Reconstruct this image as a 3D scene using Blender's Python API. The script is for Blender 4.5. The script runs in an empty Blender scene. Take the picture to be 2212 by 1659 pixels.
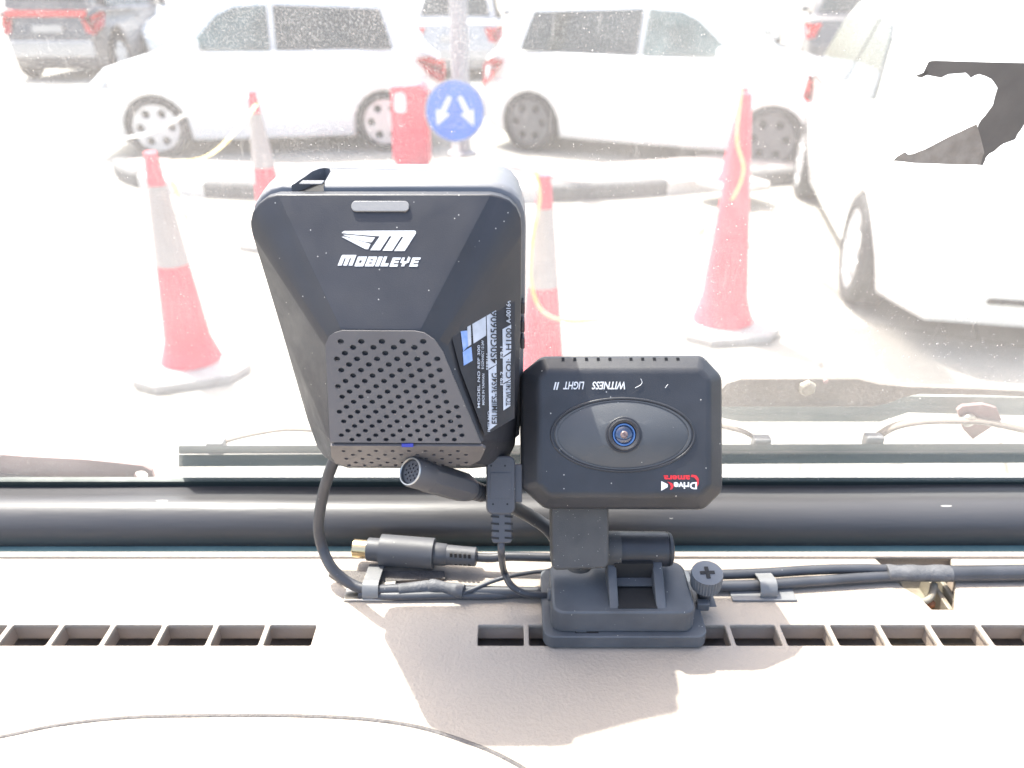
import bpy, bmesh, math, random
from mathutils import Vector, Matrix
random.seed(7)
R = math.radians
S = bpy.context.scene
COL = S.collection

# ------------------------------------------------------------------ camera, light, exposure
CZ = 1.60
PITCH = R(27.5)
F = 1670.0; W0, H0 = 2212.0, 1659.0          # focal length and frame in photo units
camd = bpy.data.cameras.new('camera'); cam = bpy.data.objects.new('camera', camd); COL.objects.link(cam)
cam.location = (0, 0, CZ); cam.rotation_euler = (R(90) - PITCH, 0, 0)
camd.sensor_width = 36; camd.lens = 36 * F / W0
camd.clip_start = 0.01; camd.clip_end = 500
camd.dof.use_dof = True; camd.dof.focus_distance = 0.298; camd.dof.aperture_fstop = 13
S.camera = cam
SUN_EL, SUN_AZ = 61.0, -40.0                 # azimuth from +Y, negative = towards -X
w = bpy.data.worlds.new('World'); S.world = w; w.use_nodes = True
nt = w.node_tree; bg = nt.nodes['Background']
sky = nt.nodes.new('ShaderNodeTexSky'); sky.sky_type = 'NISHITA'; sky.sun_disc = False
sky.sun_elevation = R(SUN_EL); sky.sun_rotation = R(SUN_AZ); sky.air_density = 1.0; sky.dust_density = 5.0; sky.ozone_density = 0.6
nt.links.new(sky.outputs[0], bg.inputs[0]); bg.inputs[1].default_value = 0.15
sund = bpy.data.lights.new('sun', 'SUN'); sund.energy = 3.1; sund.angle = R(0.55); sund.color = (1, .965, .91)
sun = bpy.data.objects.new('sun', sund); COL.objects.link(sun)
sv = Vector((math.sin(R(SUN_AZ)) * math.cos(R(SUN_EL)), math.cos(R(SUN_AZ)) * math.cos(R(SUN_EL)), math.sin(R(SUN_EL))))
sun.rotation_euler = sv.to_track_quat('Z', 'Y').to_euler(); sun.location = (-3, 4, 9)
S.view_settings.view_transform = 'Standard'; S.view_settings.look = 'None'
S.view_settings.exposure = 1.84; S.view_settings.gamma = 1
S.cycles.use_denoising = True
S.cycles.transparent_max_bounces = 16; S.cycles.max_bounces = 8
S.cycles.caustics_reflective = False; S.cycles.caustics_refractive = False

# ------------------------------------------------------------------ geometry helpers
CAM = Vector((0, 0, CZ))
FW = Vector((0, math.cos(PITCH), -math.sin(PITCH))); UP = Vector((0, math.sin(PITCH), math.cos(PITCH))); RT = Vector((1, 0, 0))
def ray(px, py): return RT * ((px - W0/2) / F) + UP * ((H0/2 - py) / F) + FW
def onz(px, py, z=0.0):
    r = ray(px, py); return CAM + r * ((z - CZ) / r.z)
def ony(px, py, y):
    r = ray(px, py); return CAM + r * (y / r.y)
class Fr:
    """a plane in the place: origin, in-plane axes and normal"""
    def __init__(s, o, ex, n):
        s.o = Vector(o); s.n = Vector(n).normalized(); ex = Vector(ex); s.ex = (ex - s.n * ex.dot(s.n)).normalized(); s.ey = s.n.cross(s.ex)
    def uv(s, px, py, w=0.0):
        r = ray(px, py); t = ((s.o + s.n * w - CAM).dot(s.n)) / r.dot(s.n); p = CAM + r * t - s.o
        return (p.dot(s.ex), p.dot(s.ey))
    def p(s, u, v, w=0.0): return s.o + s.ex * u + s.ey * v + s.n * w
    def P(s, px, py, w=0.0):
        u, v = s.uv(px, py, w); return s.p(u, v, w)
    def M(s, w=0.0):
        m = Matrix.Identity(4); o = s.o + s.n * w
        for i in range(3): m[i][0], m[i][1], m[i][2], m[i][3] = s.ex[i], s.ey[i], s.n[i], o[i]
        return m

def tag(o, label=None, cat=None, group=None, kind=None):
    if label: o['label'] = label
    if cat: o['category'] = cat
    if group: o['group'] = group
    if kind: o['kind'] = kind
    return o
def thing(name, label, cat, loc=(0, 0, 0), group=None, rotz=0):
    o = bpy.data.objects.new(name, None); o.empty_display_size = .02; COL.objects.link(o)
    o.location = loc; o.rotation_euler = (0, 0, rotz)
    o['_i'] = 1; del o['_i']
    return tag(o, label, cat, group)
def wm(o):
    m = Matrix.LocRotScale(o.location, o.rotation_euler.to_quaternion(), o.scale)
    return (wm(o.parent) @ o.matrix_parent_inverse @ m) if o.parent else m
def link(name, me, mat, parent=None, local=False):
    o = bpy.data.objects.new(name, me); COL.objects.link(o)
    if mat is not None and not me.materials: me.materials.append(mat)
    if parent is not None:
        o.parent = parent
        if not local: o.matrix_parent_inverse = wm(parent).inverted()
    return o
def from_pydata(name, vs, fs, mat, parent=None, local=False, smooth=False):
    me = bpy.data.meshes.new(name); me.from_pydata([tuple(v) for v in vs], [], fs); me.validate(); me.update()
    bm = bmesh.new(); bm.from_mesh(me); bmesh.ops.recalc_face_normals(bm, faces=bm.faces); bm.to_mesh(me); bm.free()
    if smooth:
        for p in me.polygons: p.use_smooth = True
    return link(name, me, mat, parent, local)
def bev(o, width, seg=2, angle=30):
    m = o.modifiers.new('bevel', 'BEVEL'); m.width = width; m.segments = seg; m.limit_method = 'ANGLE'; m.angle_limit = R(angle)
    m.harden_normals = False
    for p in o.data.polygons: p.use_smooth = True
    s = o.modifiers.new('wn', 'WEIGHTED_NORMAL'); s.keep_sharp = True
    return o
def smooth_angle(me, ang=35):
    for p in me.polygons: p.use_smooth = True
    bm = bmesh.new(); bm.from_mesh(me)
    for e in bm.edges:
        if len(e.link_faces) == 2 and e.calc_face_angle(0) > R(ang): e.smooth = False
    bm.to_mesh(me); bm.free()
def plate(name, outer, holes, M, mat, parent=None, ext=0.0, bevel=0.0, local=False, extra=None, res=1, deform=None):
    """flat sheet with holes, filled from 2D outlines"""
    cu = bpy.data.curves.new(name, 'CURVE'); cu.dimensions = '2D'; cu.fill_mode = 'BOTH'; cu.extrude = ext; cu.bevel_depth = bevel; cu.bevel_resolution = res
    for poly in [outer] + list(holes) + list(extra or []):
        sp = cu.splines.new('POLY'); sp.points.add(len(poly) - 1); sp.use_cyclic_u = True
        for i, q in enumerate(poly): sp.points[i].co = (q[0], q[1], 0, 1)
    tmp = bpy.data.objects.new('tmp', cu)
    me = bpy.data.meshes.new_from_object(tmp); me.name = name
    bpy.data.objects.remove(tmp); bpy.data.curves.remove(cu)
    if deform:
        for v in me.vertices: v.co = deform(v.co)
    if M is not None: me.transform(M)
    me.materials.clear()
    smooth_angle(me, 40)
    return link(name, me, mat, parent, local)
def perforated(name, outer, holes, Mx, mat, parent, th):
    from mathutils.geometry import delaunay_2d_cdt
    vv, ff = [], []
    for poly in [outer] + holes:
        if sum(poly[i-1][0]*poly[i][1]-poly[i][0]*poly[i-1][1] for i in range(len(poly))) < 0: poly = poly[::-1]
        n0 = len(vv); vv += [Vector(p) for p in poly]; ff.append(list(range(n0, len(vv))))
    ov_, oe_, of_, _, _, orig = delaunay_2d_cdt(vv, [], ff, 0, 1e-9)
    keep = [f for f, o_ in zip(of_, orig) if 0 in o_ and len(o_) == 1]
    bm = bmesh.new(); bv_ = [bm.verts.new((p[0], p[1], 0)) for p in ov_]
    for f in keep: bm.faces.new([bv_[i] for i in f])
    bmesh.ops.delete(bm, geom=[v for v in bm.verts if not v.link_faces], context='VERTS')
    bmesh.ops.recalc_face_normals(bm, faces=bm.faces)
    r_ = bmesh.ops.extrude_face_region(bm, geom=bm.faces[:])
    for v in [g_ for g_ in r_['geom'] if isinstance(g_, bmesh.types.BMVert)]: v.co.z -= th
    bmesh.ops.recalc_face_normals(bm, faces=bm.faces)
    me = bpy.data.meshes.new(name); bm.to_mesh(me); bm.free(); me.transform(Mx)
    return link(name, me, mat, parent)
def catmull(pts, n=8):
    pts = [Vector(p) for p in pts]; out = []
    for i in range(len(pts) - 1):
        p0 = pts[max(i-1, 0)]; p1 = pts[i]; p2 = pts[i+1]; p3 = pts[min(i+2, len(pts)-1)]
        for k in range(n):
            t = k / n
            out.append(.5 * ((2*p1) + (p2-p0)*t + (2*p0-5*p1+4*p2-p3)*t*t + (3*p1-p0-3*p2+p3)*t**3))
    out.append(pts[-1]); return out
def tube(name, pts, r, mat, parent=None, n=8, seg=14, local=False, flat=None, curve=True):
    P = catmull(pts, n) if curve else [Vector(p) for p in pts]
    m = len(P); vs, fs = [], []
    up = Vector((0, 0, 1)); nrm = None
    for i, p in enumerate(P):
        t = (P[min(i+1, m-1)] - P[max(i-1, 0)]).normalized()
        if nrm is None:
            nrm = t.cross(up) if abs(t.dot(up)) < .95 else t.cross(Vector((0, 1, 0)))
        nrm = (nrm - t * nrm.dot(t)).normalized(); b = t.cross(nrm)
        rr = r(i / (m-1)) if callable(r) else r
        for k in range(seg):
            a = 2*math.pi*k/seg
            vs.append(p + nrm * (math.cos(a)*rr) + b * (math.sin(a)*rr*(flat or 1)))
    for i in range(m-1):
        for k in range(seg):
            fs.append((i*seg+k, i*seg+(k+1) % seg, (i+1)*seg+(k+1) % seg, (i+1)*seg+k))
    fs.append(tuple(range(seg))); fs.append(tuple((m-1)*seg+k for k in range(seg)))
    o = from_pydata(name, vs, fs, mat, parent, local); smooth_angle(o.data, 50); return o
def lathe(name, prof, o, axis, mat, parent=None, seg=32, local=False, sx=1, ref=None, ang=35, caps=True):
    """prof = [(distance along axis, radius)]"""
    a = Vector(axis).normalized(); o = Vector(o)
    ref = Vector(ref) if ref else (Vector((0, 0, 1)) if abs(a.z) < .9 else Vector((1, 0, 0)))
    u = (ref - a * ref.dot(a)).normalized(); v = a.cross(u); vs, fs = [], []
    for s, r in prof:
        for k in range(seg):
            t = 2*math.pi*k/seg
            vs.append(o + a*s + u*(math.cos(t)*r) + v*(math.sin(t)*r*sx))
    for i in range(len(prof)-1):
        for k in range(seg):
            fs.append((i*seg+k, i*seg+(k+1) % seg, (i+1)*seg+(k+1) % seg, (i+1)*seg+k))
    if caps: fs.append(tuple(range(seg))); fs.append(tuple((len(prof)-1)*seg+k for k in range(seg)))
    ob = from_pydata(name, vs, fs, mat, parent, local); smooth_angle(ob.data, ang); return ob
def loft(name, rings, mat, parent=None, local=False, caps=True):
    """rings of equal vertex count, world points"""
    n = len(rings[0]); vs = [p for r_ in rings for p in r_]; fs = []
    for i in range(len(rings)-1):
        for k in range(n): fs.append((i*n+k, i*n+(k+1) % n, (i+1)*n+(k+1) % n, (i+1)*n+k))
    if caps: fs.append(tuple(range(n))); fs.append(tuple((len(rings)-1)*n+k for k in range(n)))
    return from_pydata(name, vs, fs, mat, parent, local)
def rrect(x0, y0, x1, y1, r, k=5):
    out = []
    for cx, cy, a0 in ((x1-r, y1-r, 0), (x0+r, y1-r, 90), (x0+r, y0+r, 180), (x1-r, y0+r, 270)):
        for i in range(k+1):
            a = R(a0 + 90*i/k); out.append((cx + r*math.cos(a), cy + r*math.sin(a)))
    return out
def circ(cx, cy, rx, ry=None, n=14, a0=0):
    ry = ry or rx
    return [(cx + rx*math.cos(a0+2*math.pi*i/n), cy + ry*math.sin(a0+2*math.pi*i/n)) for i in range(n)]
def box(name, lo, hi, mat, parent=None, b=0.0, M=None, local=False):
    x0, y0, z0 = lo; x1, y1, z1 = hi
    vs = [Vector(v) for v in ((x0,y0,z0),(x1,y0,z0),(x1,y1,z0),(x0,y1,z0),(x0,y0,z1),(x1,y0,z1),(x1,y1,z1),(x0,y1,z1))]
    if M is not None: vs = [M @ v for v in vs]
    o = from_pydata(name, vs, [(0,1,2,3),(4,5,6,7),(0,1,5,4),(1,2,6,5),(2,3,7,6),(3,0,4,7)], mat, parent, local)
    if b: bev(o, b, 2)
    return o
def text(name, body, M, size, mat, parent=None, shear=0.0, bold=0.0, xs=1.0, align='LEFT', space=1.0, ext=.00004):
    cu = bpy.data.curves.new(name, 'FONT'); cu.body = body; cu.size = size; cu.shear = shear; cu.offset = bold
    cu.align_x = align; cu.space_character = space; cu.extrude = ext; cu.resolution_u = 3
    tmp = bpy.data.objects.new('tmp', cu); me = bpy.data.meshes.new_from_object(tmp); me.name = name
    bpy.data.objects.remove(tmp); bpy.data.curves.remove(cu)
    me.transform(M @ Matrix.Diagonal((xs, 1, 1, 1))); me.materials.clear()
    return link(name, me, mat, parent)

# ------------------------------------------------------------------ materials
def mat(name, col, rough=.5, metal=0, var=0.0, vscale=30, bump=0.0, bscale=400, col2=None, spec=.5, coat=0, dist=.001, detail=3, speck=0.0, sscale=900, sx=None):
    m = bpy.data.materials.new(name); m.use_nodes = True; t = m.node_tree; N = t.nodes; Lk = t.links
    b = N['Principled BSDF']; b.inputs['Roughness'].default_value = rough; b.inputs['Metallic'].default_value = metal
    b.inputs['Specular IOR Level'].default_value = spec; b.inputs['Coat Weight'].default_value = coat
    tc = N.new('ShaderNodeTexCoord'); mp = N.new('ShaderNodeMapping'); Lk.new(tc.outputs['Object'], mp.inputs[0])
    if sx: mp.inputs['Scale'].default_value = sx
    c2 = col2 or tuple(min(1, c*(1-var) ) for c in col)
    nz = N.new('ShaderNodeTexNoise'); nz.inputs['Scale'].default_value = vscale; nz.inputs['Detail'].default_value = 5; Lk.new(mp.outputs[0], nz.inputs[0])
    rp = N.new('ShaderNodeValToRGB'); rp.color_ramp.elements[0].position = .35; rp.color_ramp.elements[1].position = .65
    rp.color_ramp.elements[0].color = (*c2, 1); rp.color_ramp.elements[1].color = (*col, 1)
    Lk.new(nz.outputs[0], rp.inputs[0]); out = rp.outputs[0]
    if speck:
        vo = N.new('ShaderNodeTexVoronoi'); vo.inputs['Scale'].default_value = sscale; Lk.new(mp.outputs[0], vo.inputs['Vector'])
        cr = N.new('ShaderNodeMath'); cr.operation = 'LESS_THAN'; Lk.new(vo.outputs['Distance'], cr.inputs[0]); cr.inputs[1].default_value = .16
        sep = N.new('ShaderNodeSeparateColor'); Lk.new(vo.outputs['Color'], sep.inputs[0])
        g = N.new('ShaderNodeMath'); g.operation = 'LESS_THAN'; Lk.new(sep.outputs[0], g.inputs[0]); g.inputs[1].default_value = speck
        ml = N.new('ShaderNodeMath'); ml.operation = 'MULTIPLY'; Lk.new(cr.outputs[0], ml.inputs[0]); Lk.new(g.outputs[0], ml.inputs[1])
        mx = N.new('ShaderNodeMix'); mx.data_type = 'RGBA'; Lk.new(ml.outputs[0], mx.inputs['Factor']); Lk.new(out, mx.inputs['A']); mx.inputs['B'].default_value = (.5, .48, .44, 1)
        out = mx.outputs['Result']
    Lk.new(out, b.inputs['Base Color'])
    if metal < .9 and rough > .25:
        n3 = N.new('ShaderNodeTexNoise'); n3.inputs['Scale'].default_value = vscale*1.7; n3.inputs['Detail'].default_value = 8; n3.inputs['Roughness'].default_value = .7; Lk.new(mp.outputs[0], n3.inputs[0])
        mr = N.new('ShaderNodeMapRange'); Lk.new(n3.outputs[0], mr.inputs[0]); mr.inputs[1].default_value = .3; mr.inputs[2].default_value = .7; mr.inputs[3].default_value = rough-.09; mr.inputs[4].default_value = rough+.12
        Lk.new(mr.outputs[0], b.inputs['Roughness'])
    if bump:
        n2 = N.new('ShaderNodeTexNoise'); n2.inputs['Scale'].default_value = bscale; n2.inputs['Detail'].default_value = detail; Lk.new(mp.outputs[0], n2.inputs[0])
        bp = N.new('ShaderNodeBump'); bp.inputs['Strength'].default_value = bump; bp.inputs['Distance'].default_value = dist
        Lk.new(n2.outputs[0], bp.inputs['Height']); Lk.new(bp.outputs[0], b.inputs['Normal'])
    return m
M = {}
M['black'] = mat('black_plastic', (.044, .044, .050), .42, var=.22, vscale=40, bump=.25, bscale=2500, dist=.0002, speck=.035, sscale=700)
M['grey_top'] = mat('grey_plastic_shell', (.20, .20, .21), .4, var=.15, bump=.3, bscale=2500, dist=.0002, speck=.03)
M['grille'] = mat('grille_plastic', (.150, .140, .140), .42, var=.2, vscale=25, bump=.2, bscale=2500, dist=.0002, speck=.02)
M['cam'] = mat('camera_plastic', (.046, .047, .052), .36, var=.25, vscale=60, bump=.35, bscale=3000, dist=.0002, speck=.03, sscale=600)
M['camdusty'] = mat('dusty_camera_plastic', (.095, .092, .088), .55, col2=(.075, .073, .071), vscale=90, bump=.5, bscale=2500, dist=.0003, speck=.10, sscale=1300)
M['base'] = mat('mount_plastic', (.105, .113, .124), .42, var=.25, vscale=70, bump=.3, bscale=2200, dist=.0002, speck=.05, sscale=800)
M['oval'] = mat('oval_plastic', (.095, .098, .102), .42, var=.2, bump=.3, bscale=2500, dist=.0002, speck=.03)
M['dark'] = mat('dark_void', (.02, .019, .019), .7)
M['rubber'] = mat('cable_rubber', (.075, .077, .085), .38, var=.3, vscale=60, bump=.2, bscale=1500, dist=.0002, speck=.02)
M['plug'] = mat('plug_plastic', (.095, .095, .102), .45, var=.2, bump=.3, bscale=2500, dist=.0002, speck=.03)
M['screw'] = mat('lit_screw_plastic', (.19, .20, .215), .45, var=.2, bump=.3, bscale=2500, dist=.0002)  # lighter plug plastic, the screw head's sunlit look put into the colour
M['tape'] = mat('cloth_tape', (.14, .14, .145), .6, var=.3, vscale=120, bump=.6, bscale=700, dist=.0006)
M['gold'] = mat('brass_shell', (.80, .62, .36), .25, 1, var=.1)
M['steel'] = mat('steel', (.62, .60, .56), .35, 1, var=.2, vscale=80)
M['print'] = mat('white_print', (.78, .78, .78), .6)
M['redprint'] = mat('red_print', (.70, .03, .04), .5)
M['bar'] = mat('grey_slot', (.30, .29, .28), .4, bump=.1)
M['label'] = mat('label_black', (.035, .028, .025), .35, var=.2, vscale=300)
M['labelw'] = mat('label_white', (.62, .64, .68), .4, var=.15, vscale=300)
M['labelb'] = mat('label_blue', (.20, .34, .68), .35, col2=(.45, .55, .80), vscale=200)
M['blue'] = mat('blue_mark', (.03, .05, .38), .4)
M['seal'] = mat('rubber_seal', (.075, .073, .076), .42, var=.3, vscale=25, bump=.3, bscale=300, dist=.0004, speck=.02, sscale=350, sx=(.15, 1, 1))
M['teal'] = mat('glass_edge', (.16, .27, .28), .25, var=.15)
M['dash'] = mat('dashboard_vinyl', (.40, .342, .285), .5, var=.10, vscale=9, bump=.5, bscale=650, dist=.0009, detail=6, col2=(.36, .308, .255))
M['dashin'] = mat('vent_plastic', (.46, .38, .31), .55, var=.15, vscale=60, bump=.2, bscale=900)
M['duct'] = mat('duct_floor', (.26, .23, .21), .7, var=.4, vscale=60)
M['edgeblack'] = mat('black_edge_green', (.030, .045, .042), .5)
M['clip'] = mat('cable_clip', (.22, .22, .22), .4, var=.15, bump=.2)
M['darkbrown'] = mat('dark_brown_matte', (.15, .135, .125), .7, var=.2, vscale=200, bump=.6, bscale=900)
M['rust'] = mat('rusty_steel', (.40, .17, .08), .7, .3, col2=(.16, .10, .07), vscale=500)
M['bracket'] = mat('tan_metal', (.36, .33, .26), .5, .2, col2=(.24, .20, .15), vscale=90, bump=.3)
M['wiper'] = mat('wiper_steel', (.21, .175, .145), .6, 0, col2=(.17, .145, .12), vscale=60, bump=.2)
M['wiperrub_and_shadow'] = mat('wiper_rubber_and_shadow', (.20, .225, .21), .75, col2=(.25, .275, .255), vscale=150, bump=.4, sx=(.1, 1, 1))
M['wiperpink'] = mat('faded_arm', (.36, .225, .205), .6, col2=(.29, .185, .17), vscale=60)
M['torn'] = mat('sticker_backing', (.155, .143, .132), .8, col2=(.125, .116, .108), vscale=50, bump=.2)
M['torn2'] = mat('sticker_residue', (.33, .30, .27), .85, col2=(.25, .225, .20), vscale=160, bump=.4)
M['white'] = mat('white_panel', (.78, .78, .76), .35, var=.06, vscale=5)
M['whitecar'] = mat('white_car_paint', (.88, .88, .86), .3, coat=.8, var=.03, vscale=2)
M['greycar'] = mat('dark_grey_paint', (.10, .10, .11), .3, coat=.6, var=.2, vscale=2)
M['silver'] = mat('silver_paint', (.42, .42, .43), .35, .3, coat=.4, var=.1)
M['window'] = mat('car_window', (.035, .05, .052), .06, var=.4, vscale=1.5)
M['teawin'] = mat('car_window_green', (.11, .165, .16), .08, var=.5, vscale=3)
M['tyre'] = mat('tyre_rubber', (.035, .035, .037), .75, var=.3)
M['rim'] = mat('wheel_rim', (.60, .60, .61), .35, .5)
M['rimdark'] = mat('wheel_rim_dark', (.13, .13, .135), .5, .2)
M['lampred'] = mat('tail_lamp', (.62, .03, .04), .2)
M['lampclear'] = mat('head_lamp', (.70, .72, .74), .12)
M['conered'] = mat('cone_red', (.72, .07, .11), .5, var=.12, vscale=8, bump=.2, bscale=40, dist=.002)
M['conewhite'] = mat('cone_sleeve', (.40, .35, .335), .45, var=.12, vscale=9)
M['conebase'] = mat('cone_base', (.42, .40, .38), .75, var=.3, vscale=10)
M['yellow'] = mat('caution_tape_yellow', (.80, .52, .08), .5, col2=(.78, .68, .42), vscale=9)
M['signblue'] = mat('sign_blue', (.015, .15, .62), .35, var=.15, vscale=9)
M['signwhite'] = mat('sign_white', (.75, .74, .72), .4)
M['pole'] = mat('pole_grey', (.34, .34, .36), .5, .1, var=.12, vscale=6)
M['kerbdark'] = mat('kerb_black_paint', (.13, .13, .13), .8, var=.3, vscale=25, bump=.5, bscale=60, dist=.003)
M['kerbwhite'] = mat('kerb_white_paint', (.62, .60, .57), .8, var=.12, vscale=18, bump=.5, bscale=60, dist=.003)
M['island'] = mat('paving_sand', (.34, .29, .275), .85, var=.15, vscale=6, bump=.4, bscale=40, dist=.004)
M['orange'] = mat('orange_dot', (.6, .25, .05), .6)

# ground: pale interlocking pavers with faint darker joints
def ground_mat():
    m = mat('pale_paving', (.33, .315, .28), .85, var=.16, vscale=1.3, bump=.5, bscale=30, dist=.004)
    t = m.node_tree; N = t.nodes; L = t.links; b = N['Principled BSDF']; src = b.inputs['Base Color'].links[0].from_socket
    tc = N.new('ShaderNodeTexCoord'); mp = N.new('ShaderNodeMapping'); mp.inputs['Rotation'].default_value = (0, 0, R(24)); L.new(tc.outputs['Object'], mp.inputs[0])
    br = N.new('ShaderNodeTexBrick'); L.new(mp.outputs[0], br.inputs[0]); br.inputs['Scale'].default_value = 1; br.inputs['Brick Width'].default_value = 1.4; br.inputs['Row Height'].default_value = .7
    br.inputs['Mortar Size'].default_value = .006; br.inputs['Color1'].default_value = (1, 1, 1, 1); br.inputs['Color2'].default_value = (.93, .93, .93, 1); br.inputs['Mortar'].default_value = (.45, .43, .4, 1)
    mx = N.new('ShaderNodeMix'); mx.data_type = 'RGBA'; mx.blend_type = 'MULTIPLY'; mx.inputs['Factor'].default_value = 1
    L.new(src, mx.inputs['A']); L.new(br.outputs[0], mx.inputs['B']); L.new(mx.outputs['Result'], b.inputs['Base Color'])
    return m
M['ground'] = ground_mat()

def glass_mat():
    m = bpy.data.materials.new('dusty_windscreen'); m.use_nodes = True; t = m.node_tree; N = t.nodes; L = t.links; N.clear()
    out = N.new('ShaderNodeOutputMaterial'); tr = N.new('ShaderNodeBsdfTransparent'); tr.inputs[0].default_value = (.93, .96, .945, 1)
    di = N.new('ShaderNodeBsdfDiffuse'); di.inputs[0].default_value = (.85, .83, .80, 1)
    tl = N.new('ShaderNodeBsdfTranslucent'); tl.inputs[0].default_value = (.92, .885, .835, 1)
    dm = N.new('ShaderNodeMixShader'); dm.inputs[0].default_value = .6; L.new(di.outputs[0], dm.inputs[1]); L.new(tl.outputs[0], dm.inputs[2])
    tc = N.new('ShaderNodeTexCoord')
    def noise(sc, lo, hi, a, b, sx=None):
        n = N.new('ShaderNodeTexNoise'); n.inputs['Scale'].default_value = sc; n.inputs['Detail'].default_value = 6
        if sx:
            mp = N.new('ShaderNodeMapping'); mp.inputs['Scale'].default_value = sx; mp.inputs['Rotation'].default_value = (0, 0, .4); L.new(tc.outputs['Object'], mp.inputs[0]); L.new(mp.outputs[0], n.inputs[0])
        else: L.new(tc.outputs['Object'], n.inputs[0])
        r = N.new('ShaderNodeMapRange'); L.new(n.outputs[0], r.inputs[0]); r.inputs[1].default_value = lo; r.inputs[2].default_value = hi; r.inputs[3].default_value = a; r.inputs[4].default_value = b
        return r.outputs[0]
    def math_(op, a, b):
        n = N.new('ShaderNodeMath'); n.operation = op; n.use_clamp = True
        for i, x in enumerate((a, b)):
            if isinstance(x, (int, float)): n.inputs[i].default_value = x
            else: L.new(x, n.inputs[i])
        return n.outputs[0]
    def specks(sc, rad, keep, soft):
        v = N.new('ShaderNodeTexVoronoi'); v.inputs['Scale'].default_value = sc; L.new(tc.outputs['Object'], v.inputs['Vector'])
        sp = N.new('ShaderNodeSeparateColor'); L.new(v.outputs['Color'], sp.inputs[0])
        rr = math_('MULTIPLY', sp.outputs[1], rad)
        r = N.new('ShaderNodeMapRange'); L.new(v.outputs['Distance'], r.inputs[0]); L.new(rr, r.inputs[1]); r.inputs[2].default_value = 0; r.inputs[3].default_value = 0; r.inputs[4].default_value = 1
        k = math_('LESS_THAN', sp.outputs[0], keep)
        return math_('MULTIPLY', math_('MULTIPLY', r.outputs[0], k), soft)
    film = noise(14, .3, .7, .09, .15)
    grain = noise(1400, .45, .75, 0, .10)
    grain = math_('MULTIPLY', grain, noise(7, .35, .65, .3, 1.9))
    d = math_('ADD', film, grain)
    d = math_('ADD', d, math_('MULTIPLY', noise(60, .45, .75, 0, .10), noise(11, .5, .7, 0, 1)))
    d = math_('ADD', d, noise(500, .62, .72, 0, .05, (1, .12, .12)))
    d = math_('ADD', d, specks(520, .20, .09, 1.0))
    d = math_('ADD', d, specks(1100, .34, .22, .6))
    d = math_('ADD', d, specks(170, .08, .02, 1.0))
    m1 = N.new('ShaderNodeMixShader'); L.new(d, m1.inputs[0]); L.new(tr.outputs[0], m1.inputs[1]); L.new(dm.outputs[0], m1.inputs[2])
    gl = N.new('ShaderNodeBsdfGlossy'); gl.inputs['Roughness'].default_value = .02
    fr = N.new('ShaderNodeFresnel'); ge = N.new('ShaderNodeNewGeometry'); io = N.new('ShaderNodeMapRange')
    L.new(ge.outputs['Backfacing'], io.inputs[0]); io.inputs[3].default_value = 1.45; io.inputs[4].default_value = 1/1.45; L.new(io.outputs[0], fr.inputs[0])
    m2 = N.new('ShaderNodeMixShader'); L.new(math_('MULTIPLY', fr.outputs[0], .8), m2.inputs[0]); L.new(m1.outputs[0], m2.inputs[1]); L.new(gl.outputs[0], m2.inputs[2])
    L.new(m2.outputs[0], out.inputs[0]); return m
M['glass'] = glass_mat()

# ================================================================== SETTING OUTSIDE
g = from_pydata('ground', [(-150,-20,0),(150,-20,0),(150,300,0),(-150,300,0)], [(0,1,2,3)], M['ground']); tag(g, kind='structure')

# traffic island with painted kerb blocks
front = [onz(x, y, .12) for x, y in ((244,345),(258,362),(300,376),(360,386),(440,394),(540,398),(660,402),(780,406),(900,408),(1020,408),(1110,405),(1230,402),(1350,396),(1460,388),(1570,378),(1680,370))]
front += [front[-1] + Vector((1.0, .35, 0)), front[-1] + Vector((4, 1.6, 0))]
back = [Vector((p.x + (.3 if i < 2 else 0), p.y + [.12,.4,.62,.78,.84][min(i,4)], .12)) for i, p in enumerate(front)]
poly = [(p.x, p.y) for p in front] + [(p.x, p.y) for p in reversed(back)]
isl = plate('traffic_island', poly, [], Matrix.Translation((0, 0, .06)), M['island'], ext=.058); tag(isl, kind='structure')
kerb = thing('painted_kerb', 'black and white painted kerb edging the paved traffic island', 'kerb', (front[6].x, front[6].y, 0))
cf = catmull(front, 6)
acc = 0; start = 0; blk = 0; cols = ['kerbwhite', 'kerbdark']; dist = [0]
for i in range(1, len(cf)): dist.append(dist[-1] + (cf[i]-cf[i-1]).length)
cuts = [0, .75, 1.55, 2.05, 3.0, 3.8, 4.35, 5.45, 6.2, 7.4, 9, 12]
for bi in range(len(cuts)-1):
    idx = [i for i in range(len(cf)) if cuts[bi]-.05 <= dist[i] <= cuts[bi+1]+.05]
    if len(idx) < 2: continue
    rings = []
    for i in idx:
        t = (cf[min(i+1, len(cf)-1)] - cf[max(i-1, 0)]).normalized(); nn = Vector((t.y, -t.x, 0)); p = Vector((cf[i].x, cf[i].y, 0))
        rings.append([p + nn*.02, p + nn*.02 + Vector((0,0,.105)), p + nn*0 + Vector((0,0,.128)), p - nn*.12 + Vector((0,0,.128)), p - nn*.12])
    loft('kerb_block', rings, M[['kerbdark', 'kerbwhite'][bi % 2]], kerb)

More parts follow.
